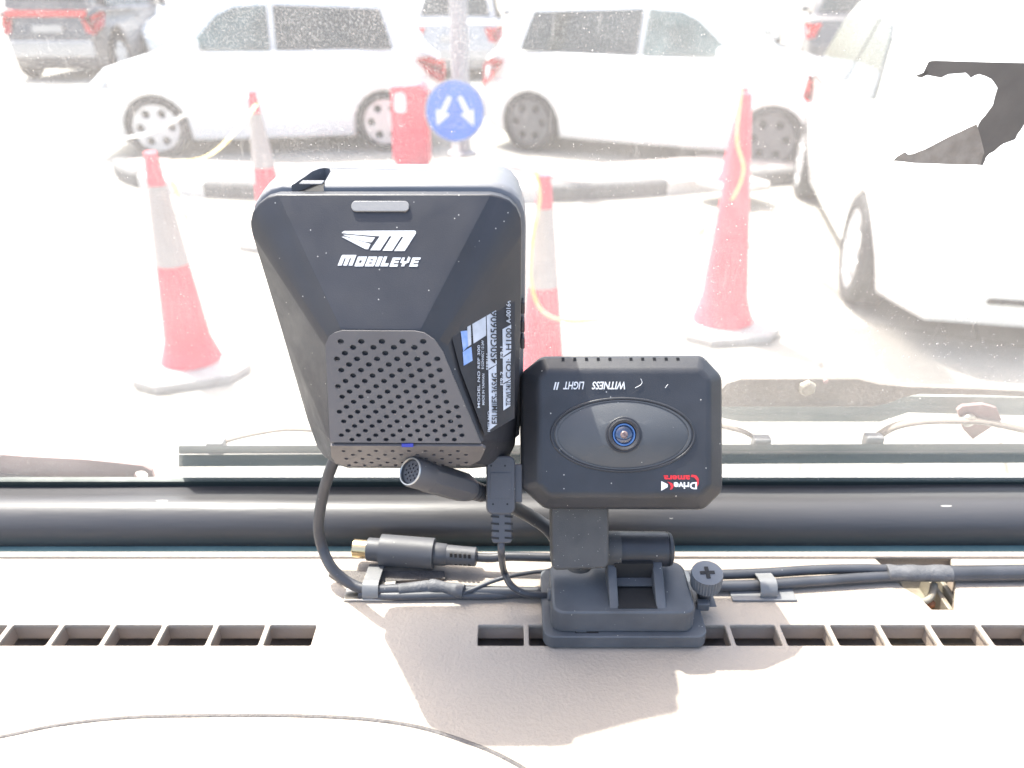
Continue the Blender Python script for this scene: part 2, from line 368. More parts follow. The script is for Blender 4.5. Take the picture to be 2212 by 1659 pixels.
# ------------------------------------------------------------------ cones
def make_cone(label, h=.96, bands=(.5, .86), rot=20, allred=False, r0=.112, r1=.026):
    t = thing('traffic_cone', label, 'traffic cone', (0,0,0), 'traffic cones around the kerb')
    def rr(s): return r0 + (r1-r0)*s + (.03*(1-s*8) if s < .125 else 0)
    def seg(name, a, b, m, off=0):
        n = 8; lathe(name, [(h*(a+(b-a)*i/n), rr(a+(b-a)*i/n)+off) for i in range(n+1)], (0,0,.03), (0,0,1), m, t, 36, True)
    seg('cone_body', 0, bands[0] if not allred else 1, M['conered'])
    if not allred:
        seg('reflective_sleeve', bands[0], bands[1], M['conewhite'], .002)
        seg('cone_tip', bands[1], 1, M['conered'])
    b = [(x*.5*1.2*math.cos(R(45*k+22.5)) , 0) for k, x in ()]
    pts = [(-.24,-.15),(-.15,-.24),(.15,-.24),(.24,-.15),(.24,.15),(.15,.24),(-.15,.24),(-.24,.15)]
    plate('rubber_base', pts, [], Matrix.Translation((0,0,.022)) @ Matrix.Rotation(R(rot), 4, 'Z'), M['conebase'], t, .015, .007, True)
    return t
def dup(root, loc, label, scale=1, rz=0):
    r_ = root.copy(); COL.objects.link(r_); r_.location = loc; r_['label'] = label; r_.scale = (scale,)*3; r_.rotation_euler = (0,0,R(rz))
    for ch in list(root.children):
        c = ch.copy(); COL.objects.link(c); c.parent = r_
        for g_ in ch.children:
            d = g_.copy(); COL.objects.link(d); d.parent = c
    return r_
c1 = make_cone('red cone with a broad white sleeve standing at far left in front of the kerb', .95)
c1.location = onz(418, 792); c1.rotation_euler = (0, R(.5), 0)
c2 = dup(c1, onz(596, 520), 'red and white cone mostly hidden behind the tall black windscreen device'); c2.rotation_euler = (0, R(-1), 0)
c3 = dup(c1, onz(1168, 835), 'red and white cone with yellow tape rising between the two black devices', .95, 30)
c4 = make_cone('tall all red cone on a grey octagonal base right of the dash camera', 1.12, allred=True, rot=8, r0=.128)
c4.location = onz(1558, 706); c4.rotation_euler = (0, R(-1.5), 0)
c5 = make_cone('small red cone standing on the kerb directly behind the tall all red cone', .72, allred=True, rot=30)
p5 = onz(1582, 402, .13); c5.location = p5

# caution tapes strung between cones
tp = thing('caution_tape', 'yellow caution tape strung from the far left cone to the half hidden cone', 'caution tape', c1.location, 'caution tapes tied to the cones')
a = ony(345, 350, c1.location.y); b_ = ony(556, 222, c2.location.y)
tube('tape_strip', [a, a.lerp(b_, .35)+Vector((0,0,-.10)), a.lerp(b_, .7)+Vector((0,0,-.07)), b_], .012, M['yellow'], tp, flat=.25)
tube('tape_tail', [ony(370, 388, c1.location.y-.05), ony(392, 440, c1.location.y-.08), ony(418, 515, c1.location.y-.12)], .005, M['yellow'], tp, flat=.3)
tp2 = thing('caution_tape', 'yellow tape hanging down the middle cone and curling onto the paving', 'caution tape', c3.location, 'caution tapes tied to the cones')
y3 = c3.location.y - .12
tube('tape_strip', [ony(1158,372,y3+.08), ony(1166,430,y3+.04), ony(1150,520,y3), ony(1148,610,y3-.02), ony(1172,672,y3-.05), ony(1230,694,y3-.02), ony(1300,690,y3+.05)], .007, M['yellow'], tp2, flat=.3)
tp3 = thing('caution_tape', 'pale yellow tape looped over the tip of the tall all red cone', 'caution tape', c4.location, 'caution tapes tied to the cones')
y4 = c4.location.y
tube('tape_strip', [ony(1602,190,y4-.07), ony(1592,300,y4-.1), ony(1606,370,y4-.1), ony(1575,440,y4-.02), ony(1530,480,y4+.6), ony(1490,545,y4+.9)], .008, M['yellow'], tp3, flat=.3)
tp4 = thing('white_strip', 'white strip slanting in front of the left car front wheel', 'tape', onz(280,300))
tube('tape_strip', [ony(262,300,6.2), ony(330,285,6.1), ony(400,248,6.0), ony(470,200,5.9), ony(552,212,5.6)], .034, M['white'], tp4, flat=.25)  # plain white strip from the front wheel up towards the half hidden cone

# ------------------------------------------------------------------ cars
def arc(cx, cz, r, a0, a1, n=10): return [(cx + r*math.cos(R(a0+(a1-a0)*i/n)), cz + r*math.sin(R(a0+(a1-a0)*i/n))) for i in range(n+1)]
def make_car(name, label, cat, paint, loc, rot, wb=2.45, Wd=1.70, zs=1.0, group='cars parked in the lot', winm='window', suv=False, rimm='rim', boot=.62, nose=.70, hood=.0):
    t = thing(name, label, cat, loc, group, rot)
    hb = wb/2; P_ = M[paint]; rw = .30 if not suv else .35; ar = rw + .055
    belt = .93
    def W_(co):
        x, z, y = co.x, co.y, co.z
        e = max(0, abs(x) - hb - .05) / .65
        k = 1 - .20 * e*e
        if z > belt: k *= 1 - .24 * (z-belt)/.55
        if z < .45: k *= 1 - .05 * (.45-z)/.2
        return Vector((x, y*k, z*zs))
    low = [(-hb-boot+.07,.25)] + [(-hb-boot,.34),(-hb-boot-.01,.58),(-hb-boot+.04,.72),(-hb-boot+.07,.90),(-hb-boot+.16,.96),(-hb+.3,.96),(0,.95),(hb-.30,.95),
           (hb+.05,.90),(hb+.36,.81),(hb+nose-.10,.68),(hb+nose,.52),(hb+nose+.01,.36),(hb+nose-.07,.22),(hb+ar,.20)]
    low += arc(hb, rw, ar, -8, 188)[0:] + [(hb-ar,.20),(-hb+ar,.20)] + arc(-hb, rw, ar, -8, 188) + [(-hb-ar,.22)]
    plate('body', low, [], None, P_, t, Wd/2-.05, .05, True, res=3, deform=W_)
    cab = [(-hb-boot+.12,.90),(-hb-boot+.22,1.10),(-hb-boot+.40,1.36),(-hb-boot+.56,1.44),(-hb+.55,1.475),(-.05,1.48),(.25,1.45),(.42,1.38),(hb-.22,.97),(hb-.2,.90)]
    if suv: cab[1] = (-hb-boot+.16,1.15); cab[2] = (-hb-boot+.22,1.40); cab[3] = (-hb-boot+.34,1.47)
    plate('cabin', cab, [], None, P_, t, Wd/2-.075, .035, True, res=3, deform=W_)
    def hw(x, z): return (W_(Vector((x, z, Wd/2))).y)
    def pane(pts, m, side, off=.012):
        vs = []
        for x, z in pts: vs.append((x, side*(hw(x, z)-.02+off), z*zs))
        for x, z in pts: vs.append((x, side*(hw(x, z)-.04+off), z*zs))
        n = len(pts)
        fs = [tuple(range(n)), tuple(range(2*n-1, n-1, -1))] + [(i, (i+1) % n, n+(i+1) % n, n+i) for i in range(n)]
        from_pydata('side_window', vs, fs, m, t, True)
    for s in (-1, 1):
        pane([(-hb-.12,1.0),(-hb-.02,1.36),(-.12,1.40),(-.12,1.0)], M['window'], s)
        pane([(-.06,1.0),(-.06,1.40),(.25,1.38),(.42,1.31),(hb-.42,1.02)], M[winm], s)
        # mirror, handle, lamps
        box('wing_mirror', (hb-.55, s*(Wd/2-.02)-.0, .98*zs), (hb-.40, s*(Wd/2+.14), 1.10*zs), P_, t, .03, local=True)
        box('door_handle', (-.35, s*(Wd/2-.01), .82*zs), (-.18, s*(Wd/2+.02), .85*zs), P_, t, .008, local=True)
        x0 = -hb-boot
        yy = Wd/2*.86
        vs = [(x0-.02, s*(yy-.20), .88*zs),(x0-.03, s*(yy-.02), .86*zs),(x0+.13, s*(Wd/2+.004), .93*zs),(x0+.28, s*(Wd/2+.004), .90*zs),(x0+.14, s*(Wd/2+.005), .74*zs),(x0-.03, s*(yy+.01), .62*zs),(x0-.045, s*(yy-.12), .64*zs)]
        c = Vector((x0+.15, s*(yy-.15), .78*zs)); fs = [(i, (i+1) % 7, 7) for i in range(7)] + [tuple(range(6, -1, -1))]
        vs2 = [(x0-.02, s*(yy-.04), .78*zs)]
        from_pydata('tail_lamp', vs + vs2, fs, M['lampred'], t, True, True)
        xf = hb+nose
        hl = [(xf-.02, s*(yy-.22), .60*zs),(xf-.04, s*(yy-.02), .62*zs),(xf-.24, s*(Wd/2-.03), .72*zs),(xf-.30, s*(Wd/2-.06), .79*zs),(xf-.10, s*(yy-.14), .72*zs),(xf-.2, s*(yy-.2), .60*zs)]
        from_pydata('headlight', hl, [(0,1,4),(1,2,3,4),(0,4,5),(0,1,2,5),(2,3,4,5)], M['lampclear'], t, True, True)
    # windscreen and rear window: sheets following the cabin slope
    def glassband(name, a, b, n, m, s):
        (x0,z0),(x1,z1) = a, b; nx, nz = (z1-z0), (x0-x1); L_ = math.hypot(nx, nz); nx, nz = nx/L_*n, nz/L_*n; vs = []
        for x, z in (a, b):
            for y in (-1, 1): vs.append((x+nx*.055, y*(hw(x, z)-.13), (z+nz*.055)*zs))
        for x, z in (a, b):
            for y in (-1, 1): vs.append((x+nx*.02, y*(hw(x, z)-.13), (z+nz*.02)*zs))
        from_pydata(name, vs, [(0,1,3,2),(4,5,7,6),(0,1,5,4),(2,3,7,6),(0,2,6,4),(1,3,7,5)], m, t, True)
    glassband('front_window', (hb-.27,1.00), (.45,1.36), -1 if False else 1 if (1.36-1.0) < 0 else -1, M['window'], 1)
    glassband('rear_window', (cab[1][0]+.0,1.06), (cab[2][0],1.34), -1, M['window'], -1) if False else None
    ra, rb = ((-hb-boot+.20,1.04), (-hb-boot+.38,1.34)) if not suv else ((-hb-boot+.145,1.06), (-hb-boot+.215,1.38))
    nx = (rb[1]-ra[1]); nz = (ra[0]-rb[0]); L_ = math.hypot(nx, nz); nx /= L_; nz /= L_; vs = []
    for off in (.055, .02):
        for x, z in (ra, rb):
            for y in (-1, 1): vs.append((x-nx*off, y*(hw(x, z)-.14), (z-nz*off)*zs))
    from_pydata('rear_window', vs, [(0,1,3,2),(4,5,7,6),(0,1,5,4),(2,3,7,6),(0,2,6,4),(1,3,7,5)], M['window'], t, True)
    box('number_plate', (-hb-boot-.075, -.26, .66*zs), (-hb-boot-.05, .26, .76*zs), M['silver'], t, local=True)
    box('rear_bumper', (-hb-boot-.08, -Wd/2*.80, .32*zs), (-hb-boot+.02, Wd/2*.80, .56*zs), M['silver'] if suv else P_, t, .04, local=True)
    if suv: box('lamp_bar', (-hb-boot-.03, -Wd/2*.78, .86*zs), (-hb-boot+.1, Wd/2*.78, .95*zs), M['lampred'], t, .02, local=True)
    xg = hb+nose+.035
    box('front_grille', (xg-.06, -.42, .30*zs), (xg+.018, .42, .40*zs), M['tyre'], t, .01, local=True)
    box('front_plate', (xg-.02, -.24, .44*zs), (xg+.025, .24, .54*zs), M['signwhite'], t, .004, local=True)
    box('underbody', (-hb-.3, -Wd/2+.12, .17), (hb+.4, Wd/2-.12, .75), M['tyre'], t, local=True)
    for sx_ in (-1, 1):
        for s in (-1, 1):
            o = Vector((sx_*hb, s*(Wd/2-.19), rw))
            wh = lathe('wheel', [(0,rw-.08),(0,rw-.02),(.02,rw),(.16,rw),(.185,rw-.02),(.19,rw-.075),(.15,rw-.085),(.13,.05),(.13,.01)], o, (0, s, 0), M['tyre'], t, 32, True)
            if True:
                ri = []
                outer = circ(0, 0, rw-.07, n=36)
                holes = [circ((rw-.15)*math.cos(2*math.pi*k/6), (rw-.15)*math.sin(2*math.pi*k/6), .045, .045, 10) for k in range(6)]
                mm = Matrix.Translation((sx_*hb, s*(Wd/2-.19+.165), rw)) @ Matrix.Rotation(R(90), 4, 'X')
                plate('rim', outer, holes, mm, M[rimm], wh, .008, .004, True)
    return t
def place_car(pf, pr, zoff=0):
    """front and rear near-side ground contact points -> centre, heading, wheelbase"""
    d = (pf - pr); wb = d.length; a = math.atan2(d.y, d.x); return (pf+pr)/2, a, wb
# left white hatchback, facing left; near side is its left flank
pf, pr = onz(352, 342), onz(838, 326)
mid, a, wb = place_car(pf, pr); n_ = Vector((-math.sin(a), math.cos(a), 0)); n_ = n_ if n_.y > 0 else -n_
make_car('parked_car', 'white hatchback facing left with a clear wheel rim behind the kerb', 'car', 'whitecar', mid + n_*.82, a, wb, 1.70, 1.0, winm='teawin', nose=.62)
pf, pr = onz(1652, 372), onz(1143, 327)
mid, a, wb = place_car(pf, pr); n_ = Vector((-math.sin(a), math.cos(a), 0)); n_ = n_ if n_.y > 0 else -n_
make_car('parked_car', 'white hatchback facing right behind the red cone with dark wheels', 'car', 'whitecar', mid + n_*.82, a, wb, 1.70, .98, winm='teawin', boot=.55, rimm='rimdark')
# near white car, nose towards the viewer, at the right
make_car('parked_car', 'large near white car pointing at the viewer beside the torn sticker', 'car', 'whitecar', (2.976, 5.14, 0), R(-102), 2.45, 1.76, 1.0, boot=.50, nose=.72)
make_car('parked_suv', 'dark grey four by four seen from behind at the far left', 'car', 'greycar', onz(116, 178)+Vector((0, 2.2, 0)), R(91), 2.7, 1.82, 1.22, suv=True)
make_car('parked_car', 'white car nose on between the dark four by four and left hatchback', 'car', 'whitecar', onz(345, 150)+Vector((0, 1.6, 0)), R(-70), 2.5, 1.7, 1.0)
make_car('parked_van', 'white car nose on above the bonnet of the right hatchback', 'van', 'whitecar', onz(1640, 105)+Vector((0, 2.5, 0)), R(-90), 2.6, 1.72, 1.15)
make_car('parked_car', 'dark grey car with a red tail lamp behind the right side cars', 'car', 'greycar', onz(1800, 172)+Vector((.9, 1.9, 0)), R(70), 2.5, 1.75, 1.05)
make_car('parked_car', 'silver car hidden behind the lamp post between the two hatchbacks', 'car', 'silver', onz(985, 175)+Vector((0, 2.0, 0)), R(90), 2.5, 1.7, 1.0)
make_car('parked_car', 'white car at the top edge right of the dark grey car', 'car', 'whitecar', onz(2060, 120)+Vector((.8, 3.2, 0)), R(100), 2.5, 1.7, 1.1)
make_car('parked_car', 'silver car at the top edge left of the lamp post', 'car', 'silver', onz(540, 60)+Vector((0, 3.2, 0)), R(180), 2.5, 1.7, 1.0)

# ------------------------------------------------------------------ barrier, sign, post
pb = onz(882, 366, .12); bar = thing('road_barrier', 'red plastic barrier with a white reflector left of the round blue sign', 'barrier', pb)
sc = .0042
yb = pb.y
A_ = [ony(x, y, yb) for x, y in ((842,186),(906,182),(922,200),(926,362),(858,366),(848,340))]
loft('barrier_body', [A_, [p + Vector((.0, .30, 0)) for p in A_]], M['conered'], bar); bev(bar.children[0], .02, 3)
fb = Fr((pb.x, yb-.004, .5), (1,0,0), (0,-1,0))
plate('reflector', [fb.uv(x, y) for x, y in ((852,203),(868,199),(876,207),(878,238),(872,244),(856,243),(851,234))], [], fb.M(.002), M['signwhite'], bar, .002)
lp = onz(996, 345, .12) + Vector((0, .22, 0)); post = thing('lamp_post', 'grey round lamp post rising behind the blue sign', 'lamp post', lp)
lathe('post_shaft', [(0,.085),(3.4,.075),(6, .06)], lp, (0,0,1), M['pole'], post, 24)
lathe('base_flange', [(0,.14),(.03,.14),(.05,.09)], lp, (0,0,1), M['pole'], post, 24)
tube('lamp_arm', [lp+Vector((0,0,6)), lp+Vector((0,-.3,6.4)), lp+Vector((0,-1.2,6.6))], .04, M['pole'], post)
box('lamp_head', (lp.x-.15, lp.y-1.8, 6.52), (lp.x+.15, lp.y-1.1, 6.64), M['pole'], post, .03)
ps = onz(985, 372, .12); sg = thing('road_sign', 'round blue sign with two white downward arrows before the lamp post', 'sign', ps)
ys = ps.y; c0 = ony(983, 240, ys); rad = (ony(1047, 240, ys) - c0).length
lathe('sign_post', [(0,.035),(c0.z-.15,.032)], (ps.x, ys+.05, .12), (0,0,1), M['signwhite'], sg, 16)
fs_ = Fr(c0, (1,0,0), (0,-1,.12))
plate('sign_rim', circ(0,0,rad*1.01,n=48), [], fs_.M(-.006), M['pole'], sg, .006, .003)
plate('sign_face', circ(0,0,rad*.955,n=48), [], fs_.M(.006), M['signblue'], sg, .001)
def arrow(flip):
    base = [(-.13,.62),(.13,.62),(.15,-.05),(.42,-.02),(.02,-.68),(-.44,-.08),(-.15,-.08)]
    out = []
    ang = R(-27)
    for x, y in base:
        x, y = x*.62, y*.86
        X = x*math.cos(ang)-y*math.sin(ang); Y = x*math.sin(ang)+y*math.cos(ang)
        X = X - .42; Y = Y + .02
        out.append(((-X if flip else X)*rad*.92, Y*rad*.92))
    return out
for fl in (False, True): plate('arrow', arrow(fl), [], fs_.M(.009), M['signwhite'], sg, .001)

# ================================================================== THE VAN'S FRONT
ZD = 1.360
GO = Vector((0, .331, 1.3685)); GA = R(82)
gdir = Vector((0, -math.cos(GA), math.sin(GA))); gn = Vector((0, -math.sin(GA), -math.cos(GA)))   # normal to the inside
GF = Fr(GO, (1,0,0), gn)                       # ey points ... checked below
if GF.ey.z < 0: GF.ex, GF.ey = GF.ex, GF.ey
win = thing('windscreen', 'dusty sloping windscreen in front of the dashboard', 'windscreen', (0, .331, 1.3685))
XW = .85
def gp(x, s, w=0): return GO + Vector((x, 0, 0)) + gdir*s + gn*w
from_pydata('glass_pane', [gp(-XW, .0), gp(XW, .0), gp(XW, .80), gp(-XW, .80)], [(0,1,2,3)], M['glass'], win)
# black painted bottom edge of the glass
from_pydata('black_edge', [gp(-XW,-.004,-.002), gp(XW,-.004,-.002), gp(XW,.0040,-.002), gp(-XW,.0040,-.002), gp(-XW,-.004,.0015), gp(XW,-.004,.0015), gp(XW,.0040,.0015), gp(-XW,.0040,.0015)],
            [(0,1,2,3),(4,5,6,7),(0,1,5,4),(1,2,6,5),(2,3,7,6),(3,0,4,7)], M['edgeblack'], win)
# thick rubber seal: a rounded roll with a flat lip running back under the glass
sealY, sealZ = .3085, 1.3625
prof = []
for a_ in range(-80, 200, 12): prof.append((sealY - .0125*math.sin(R(a_+0)) , sealZ + .0125*math.cos(R(a_))))
prof = [(sealY + .0128*math.cos(R(a_)), sealZ + .0128*math.sin(R(a_))) for a_ in range(300, 70, -10)]
prof += [(sealY+.008, sealZ+.0108), (sealY+.0115, sealZ+.0085), (sealY+.0235, sealZ+.0065), (sealY+.026, sealZ-.004), (sealY+.02, sealZ-.015)]
rings = []
for i in range(41):
    x = -XW + 2*XW*i/40; dz = .0006*math.sin(x*9)+.0004*math.sin(x*31)
    rings.append([Vector((x, y, z+dz)) for y, z in prof])
sl = loft('rubber_seal', rings, M['seal'], win); smooth_angle(sl.data, 50)
box('glass_lower_edge', (-XW, .2885, ZD-.012), (XW, .2985, ZD-.0035), M['teal'], win, .001)

cw = thing('cowl_panel', 'white cowl panel below the outside of the windscreen', 'cowl', (0, .36, 1.33))
rings = []
for x in (-XW, XW):
    rings.append([Vector((x, y, z)) for y, z in ((.336,1.352),(.345,1.350),(.375,1.338),(.405,1.325),(.425,1.30),(.43,1.0),(.43,.45),(.40,.45),(.40,1.29),(.34,1.33))])
cwl = loft('cowl', rings, M['white'], cw)

# ------------------------------------------------------------------ wipers, outside the glass
def gpx(px, py, w):          # point on a plane parallel to the glass, w outside of it
    n = gn; r = ray(px, py); o = GO - n*w; t = (o-CAM).dot(n)/r.dot(n); return CAM + r*t
def gplate(name, pts, w, mat_, parent, ext=.0008, bevel=.0003, holes=()):
    f = Fr(GO, (1,0,0), gn)
    return plate(name, [f.uv(x, y, -w) for x, y in pts], [[f.uv(x, y, -w) for x, y in h] for h in holes], f.M(-w), mat_, parent, ext, bevel)
wp = thing('windscreen_wiper', 'long grey wiper with its blade lying along the bottom of the windscreen', 'wiper', gpx(1300, 980, .01))
def strip(name, y0, y1, m, w0, w1, xa=386, xb=2330, lean=(0, 0)):
    vs = []
    for x, dy in ((xa, lean[0]), (xb, lean[1])):
        vs += [gpx(x, y0+dy, w0), gpx(x, y1+dy, w0), gpx(x, y1+dy, w1), gpx(x, y0+dy, w1)]
    return from_pydata(name, vs, [(0,1,2,3),(4,5,6,7),(0,1,5,4),(1,2,6,5),(2,3,7,6),(3,0,4,7)], m, wp)
strip('blade_rubber', 980, 1006, M['wiperrub_and_shadow'], .003, .0065, lean=(2, -7))
strip('blade_holder', 963, 978.5, M['wiperrub_and_shadow'], .0025, .0075, lean=(0, -5))
strip('blade_lip', 978, 980.5, M['bar'], .0022, .0060, lean=(0, -5))
def claw(pts, r=.0022): return tube('claw_arm', [gpx(x, y, .012) for x, y in pts], r, M['wiper'], wp, flat=.5)
claw([(466,962),(500,948),(560,934),(620,926),(700,930),(760,944)])
claw([(1480,900),(1560,920),(1610,934),(1642,956)])
claw([(1888,948),(1930,922),(1990,910),(2060,908),(2120,910),(2180,922),(2260,940)], .003)
for x, y in ((468,962),(1644,954),(1886,950)): 
    p = gpx(x, y, .0085); box('claw_clip', (p.x-.0045, p.y-.003, p.z-.004), (p.x+.0045, p.y+.003, p.z+.003), M['clip'], wp, .001)
gplate('pivot_bracket', [(2068,884),(2078,876),(2120,872),(2150,880),(2160,905),(2100,945),(2080,925)], .016, M['wiperpink'], wp)
lathe('pivot_bolt', [(0,.0035),(.002,.0035),(.0026,.002)], gpx(2090,905,.0135), gn, M['steel'], wp, 16)
gplate('wiper_arm', [(1548,850),(1570,826),(1600,817),(1850,817),(1895,828),(1960,834),(2100,838),(2330,848),(2330,856),(2120,848),(1985,846),(1950,852),(1915,866),(1880,873),(1560,873)], .024, M['wiper'], wp, .0012, .0006)
gplate('arm_shadow_sheet', [(1548,872),(1890,874),(1950,854),(2330,858),(2330,898),(1960,888),(1900,908),(1600,908),(1560,900)], .030, M['wiperrub_and_shadow'], wp, .0008)  # grey sheet standing in for the shadow beneath the wiper arm
lathe('arm_bolt', [(0,.0045),(.002,.0045),(.003,.0035),(.003,.0)], gpx(1742,836,.0215), gn, M['bracket'], wp, 6, ang=10)
lathe('arm_rivet', [(0,.0015),(.001,.0012)], gpx(1783,823,.0222), gn, M['wiperpink'], wp, 10)
wl = thing('wiper_linkage', 'faded pink wiper arm end with a round hole at far left', 'wiper arm', gpx(200, 1010, .012))
gplate('arm_plate', [(-60,975),(60,984),(180,990),(260,998),(310,1004),(328,1014),(334,1030),(326,1042),(290,1046),(150,1042),(90,1036),(-60,1014)], .010, M['wiperpink'], wl, .0009, .0003, holes=[circ(306,1024,16,11,18)])
gplate('arm_lower_plate', [(-60,1018),(60,1030),(120,1046),(-60,1052)], .008, M['greycar'], wl)

# torn sticker on the glass
ts = thing('torn_sticker', 'torn dark brown sticker remnant on the upper right of the windscreen', 'sticker', gpx(2150, 220, -.001))
def jit(pts, n=4, a=2.2):
    out = []
    for i, p in enumerate(pts):
        q = pts[(i+1) % len(pts)]
        for k in range(n):
            t = k/n; out.append((p[0]+(q[0]-p[0])*t + (random.uniform(-a, a) if k else 0), p[1]+(q[1]-p[1])*t + (random.uniform(-a, a) if k else 0)))
    return out
gplate('sticker_film', [(1992,163),(1998,150),(2006,133),(2016,131),(2120,134),(2330,139),(2330,225)] + jit([(2240,252),(2212,269),(2193,301),(2158,317),(2129,341),(2123,357)], 3, 2)[:-2] +
       [(2110,356),(2126,331),(2120,307),(2112,283)] + jit([(2113,270),(2128,250),(2145,227),(2155,190),(2142,171),(2115,160),(2097,168),(2086,157),(2049,160),(2033,168)], 2, 1.3)[:-1] + [(2003,162)], -.0008, M['torn'], ts, .0001, 0)
gplate('paper_residue', [(1929,347),(1938,338),(1955,328),(1962,334)] + jit([(1974,332),(2009,317),(2059,291),(2110,268)], 3, 1.2)[:-2] + [(2119,300),(2126,328),(2118,356),(2060,355),(1974,352)], -.0010, M['torn2'], ts, .0001, 0)
gplate('paper_scrap', [(1976,164),(1992,158),(2006,150),(2002,162),(1990,168)], -.0008, M['torn'], ts, .0001, 0)

# ================================================================== DASHBOARD
def zuv(px, py, z=ZD): p = onz(px, py, z); return (p.x, p.y)
holes = []
yt, ybm = 1348, 1396
Yt, Yb = zuv(1106, yt)[1], zuv(1106, ybm)[1]
ym = (Yt+Yb)/2
kx = (zuv(1206, 1372)[0]) / 100.0
cells = []
def addcells(edges):
    for a0, a1 in edges:
        x0, x1 = (a0-1106)*kx, (a1-1106)*kx
        cells.append((x0, x1))
addcells([(1030+i*110.2, 1030+i*110.2+104) for i in range(-0, 15)])
addcells([(680-i*113.0-106, 680-i*113.0) for i in range(0, 9)])
for x0, x1 in cells:
    sk = .0006 * (1 if x0 > 0 else -1)
    holes.append([(x, y) for x, y in rrect(x0, Yb, x1, Yt, .0011, 3)])
brk = [zuv(x, y) for x, y in ((1886,1204),(1925,1240),(1945,1266),(1985,1290),(2012,1318),(2064,1318),(2066,1262),(2056,1204))]
yfar = zuv(1106, 1196)[1]
outer = [(-.8, .02), (.8, .02), (.8, yfar), (-.8, yfar)]
db = plate('dashboard', outer, holes + [brk], Matrix.Translation((0,0,ZD-.0012)), M['dash'], None, .0007, .0005); tag(db, kind='structure')
# walls inside vent cells
vs, fs = [], []
def quad(v):
    n = len(vs); vs.extend(v); fs.append((n, n+1, n+2, n+3))
dep = .0085
for x0, x1 in cells:
    a0, a1, b0, b1 = x0-.0003, x1+.0003, Yb-.0003, Yt+.0003; z1, z0 = ZD-.0016, ZD-dep
    for q in (((a0,b0),(a1,b0)), ((a1,b0),(a1,b1)), ((a1,b1),(a0,b1)), ((a0,b1),(a0,b0))):
        quad([(q[0][0],q[0][1],z1), (q[1][0],q[1][1],z1), (q[1][0],q[1][1],z0), (q[0][0],q[0][1],z0)])
vw = from_pydata('vent_walls', vs, fs, M['dashin'], db); db_vent = vw
vs, fs = [], []
for (X0, X1) in ((min(c[0] for c in cells if c[0] > -.03)-.004, .5), (-.5, max(c[1] for c in cells if c[1] < -.03)+.004)):
    zz = ZD-.0085; zb = ZD-.015; y0, y1 = Yb-.004, Yt+.006
    quad([(X0,y0,zb),(X1,y0,zb),(X1,y1,zb),(X0,y1,zb)]); quad([(X0,y1,zz),(X1,y1,zz),(X1,y1,zb),(X0,y1,zb)]); quad([(X0,y0,zz),(X1,y0,zz),(X1,y0,zb),(X0,y0,zb)])
    quad([(X0,y0,zz),(X0,y1,zz),(X0,y1,zb),(X0,y0,zb)]); quad([(X1,y0,zz),(X1,y1,zz),(X1,y1,zb),(X1,y0,zb)])
from_pydata('vent_duct', vs, fs, M['duct'], db)
box('dashboard_core', (-.8, .02, ZD-.05), (.8, yfar-.002, ZD-.034), M['dark'], db)
box('dashboard_rear_lip', (-.8, yfar-.0035, ZD-.0012), (.8, yfar+.0005, ZD+.0012), M['dash'], db, .0008)
# moulded seam curving over the near part of the dashboard
seam = [onz(x, y, ZD) for x, y in ((-160,1620),(0,1592),(130,1566),(280,1550),(450,1546),(620,1546),(780,1553),(900,1570),(1000,1600),(1080,1632),(1160,1680),(1250,1760))]
tube('moulded_seam', [p + Vector((0,0,-.00055)) for p in seam], .0010, M['darkbrown'], db, n=10, seg=8)

# recess with bracket at the right
rc = thing('dashboard_bracket', 'tan metal bracket with a rusty screw in the dashboard recess', 'bracket', onz(2000, 1300, ZD-.012))
p0, p1 = zuv(1880,1200), zuv(2075,1320)
box('recess_floor', (p0[0]-.006, p1[1]-.006, ZD-.016), (p1[0]+.012, p0[1]+.002, ZD-.013), M['bracket'], rc)
pr_ = [(x, y) for x, y in brk]
for i in range(len(pr_)):
    a_, b_ = pr_[i], pr_[(i+1) % len(pr_)]
    if i == len(pr_)-1: continue
vs = [Vector((x, y, ZD-.0018)) for x, y in pr_] + [Vector((x, y, ZD-.013)) for x, y in pr_]
n = len(pr_)
from_pydata('recess_wall', vs, [(i, (i+1) % n, n+(i+1) % n, n+i) for i in range(n)], M['dashin'], rc)
for x in (2022, 2046):
    p = onz(x, 1290, ZD-.008); box('bracket_rib', (p.x-.0012, p.y-.012, ZD-.013), (p.x+.0012, p.y+.012, ZD-.004), M['bracket'], rc, .0006)
tube('bracket_hoop', [onz(1938,1258,ZD-.003), onz(1950,1285,ZD-.004), onz(1985,1300,ZD-.005), onz(2010,1290,ZD-.004), onz(2018,1262,ZD-.002)], .0016, M['bracket'], rc)
p = onz(2006, 1306, ZD-.009); lathe('rusty_screw', [(0,.0026),(.0016,.0026),(.0026,.0014),(.0027,0)], p, (0,0,1), M['rust'], rc, 14)

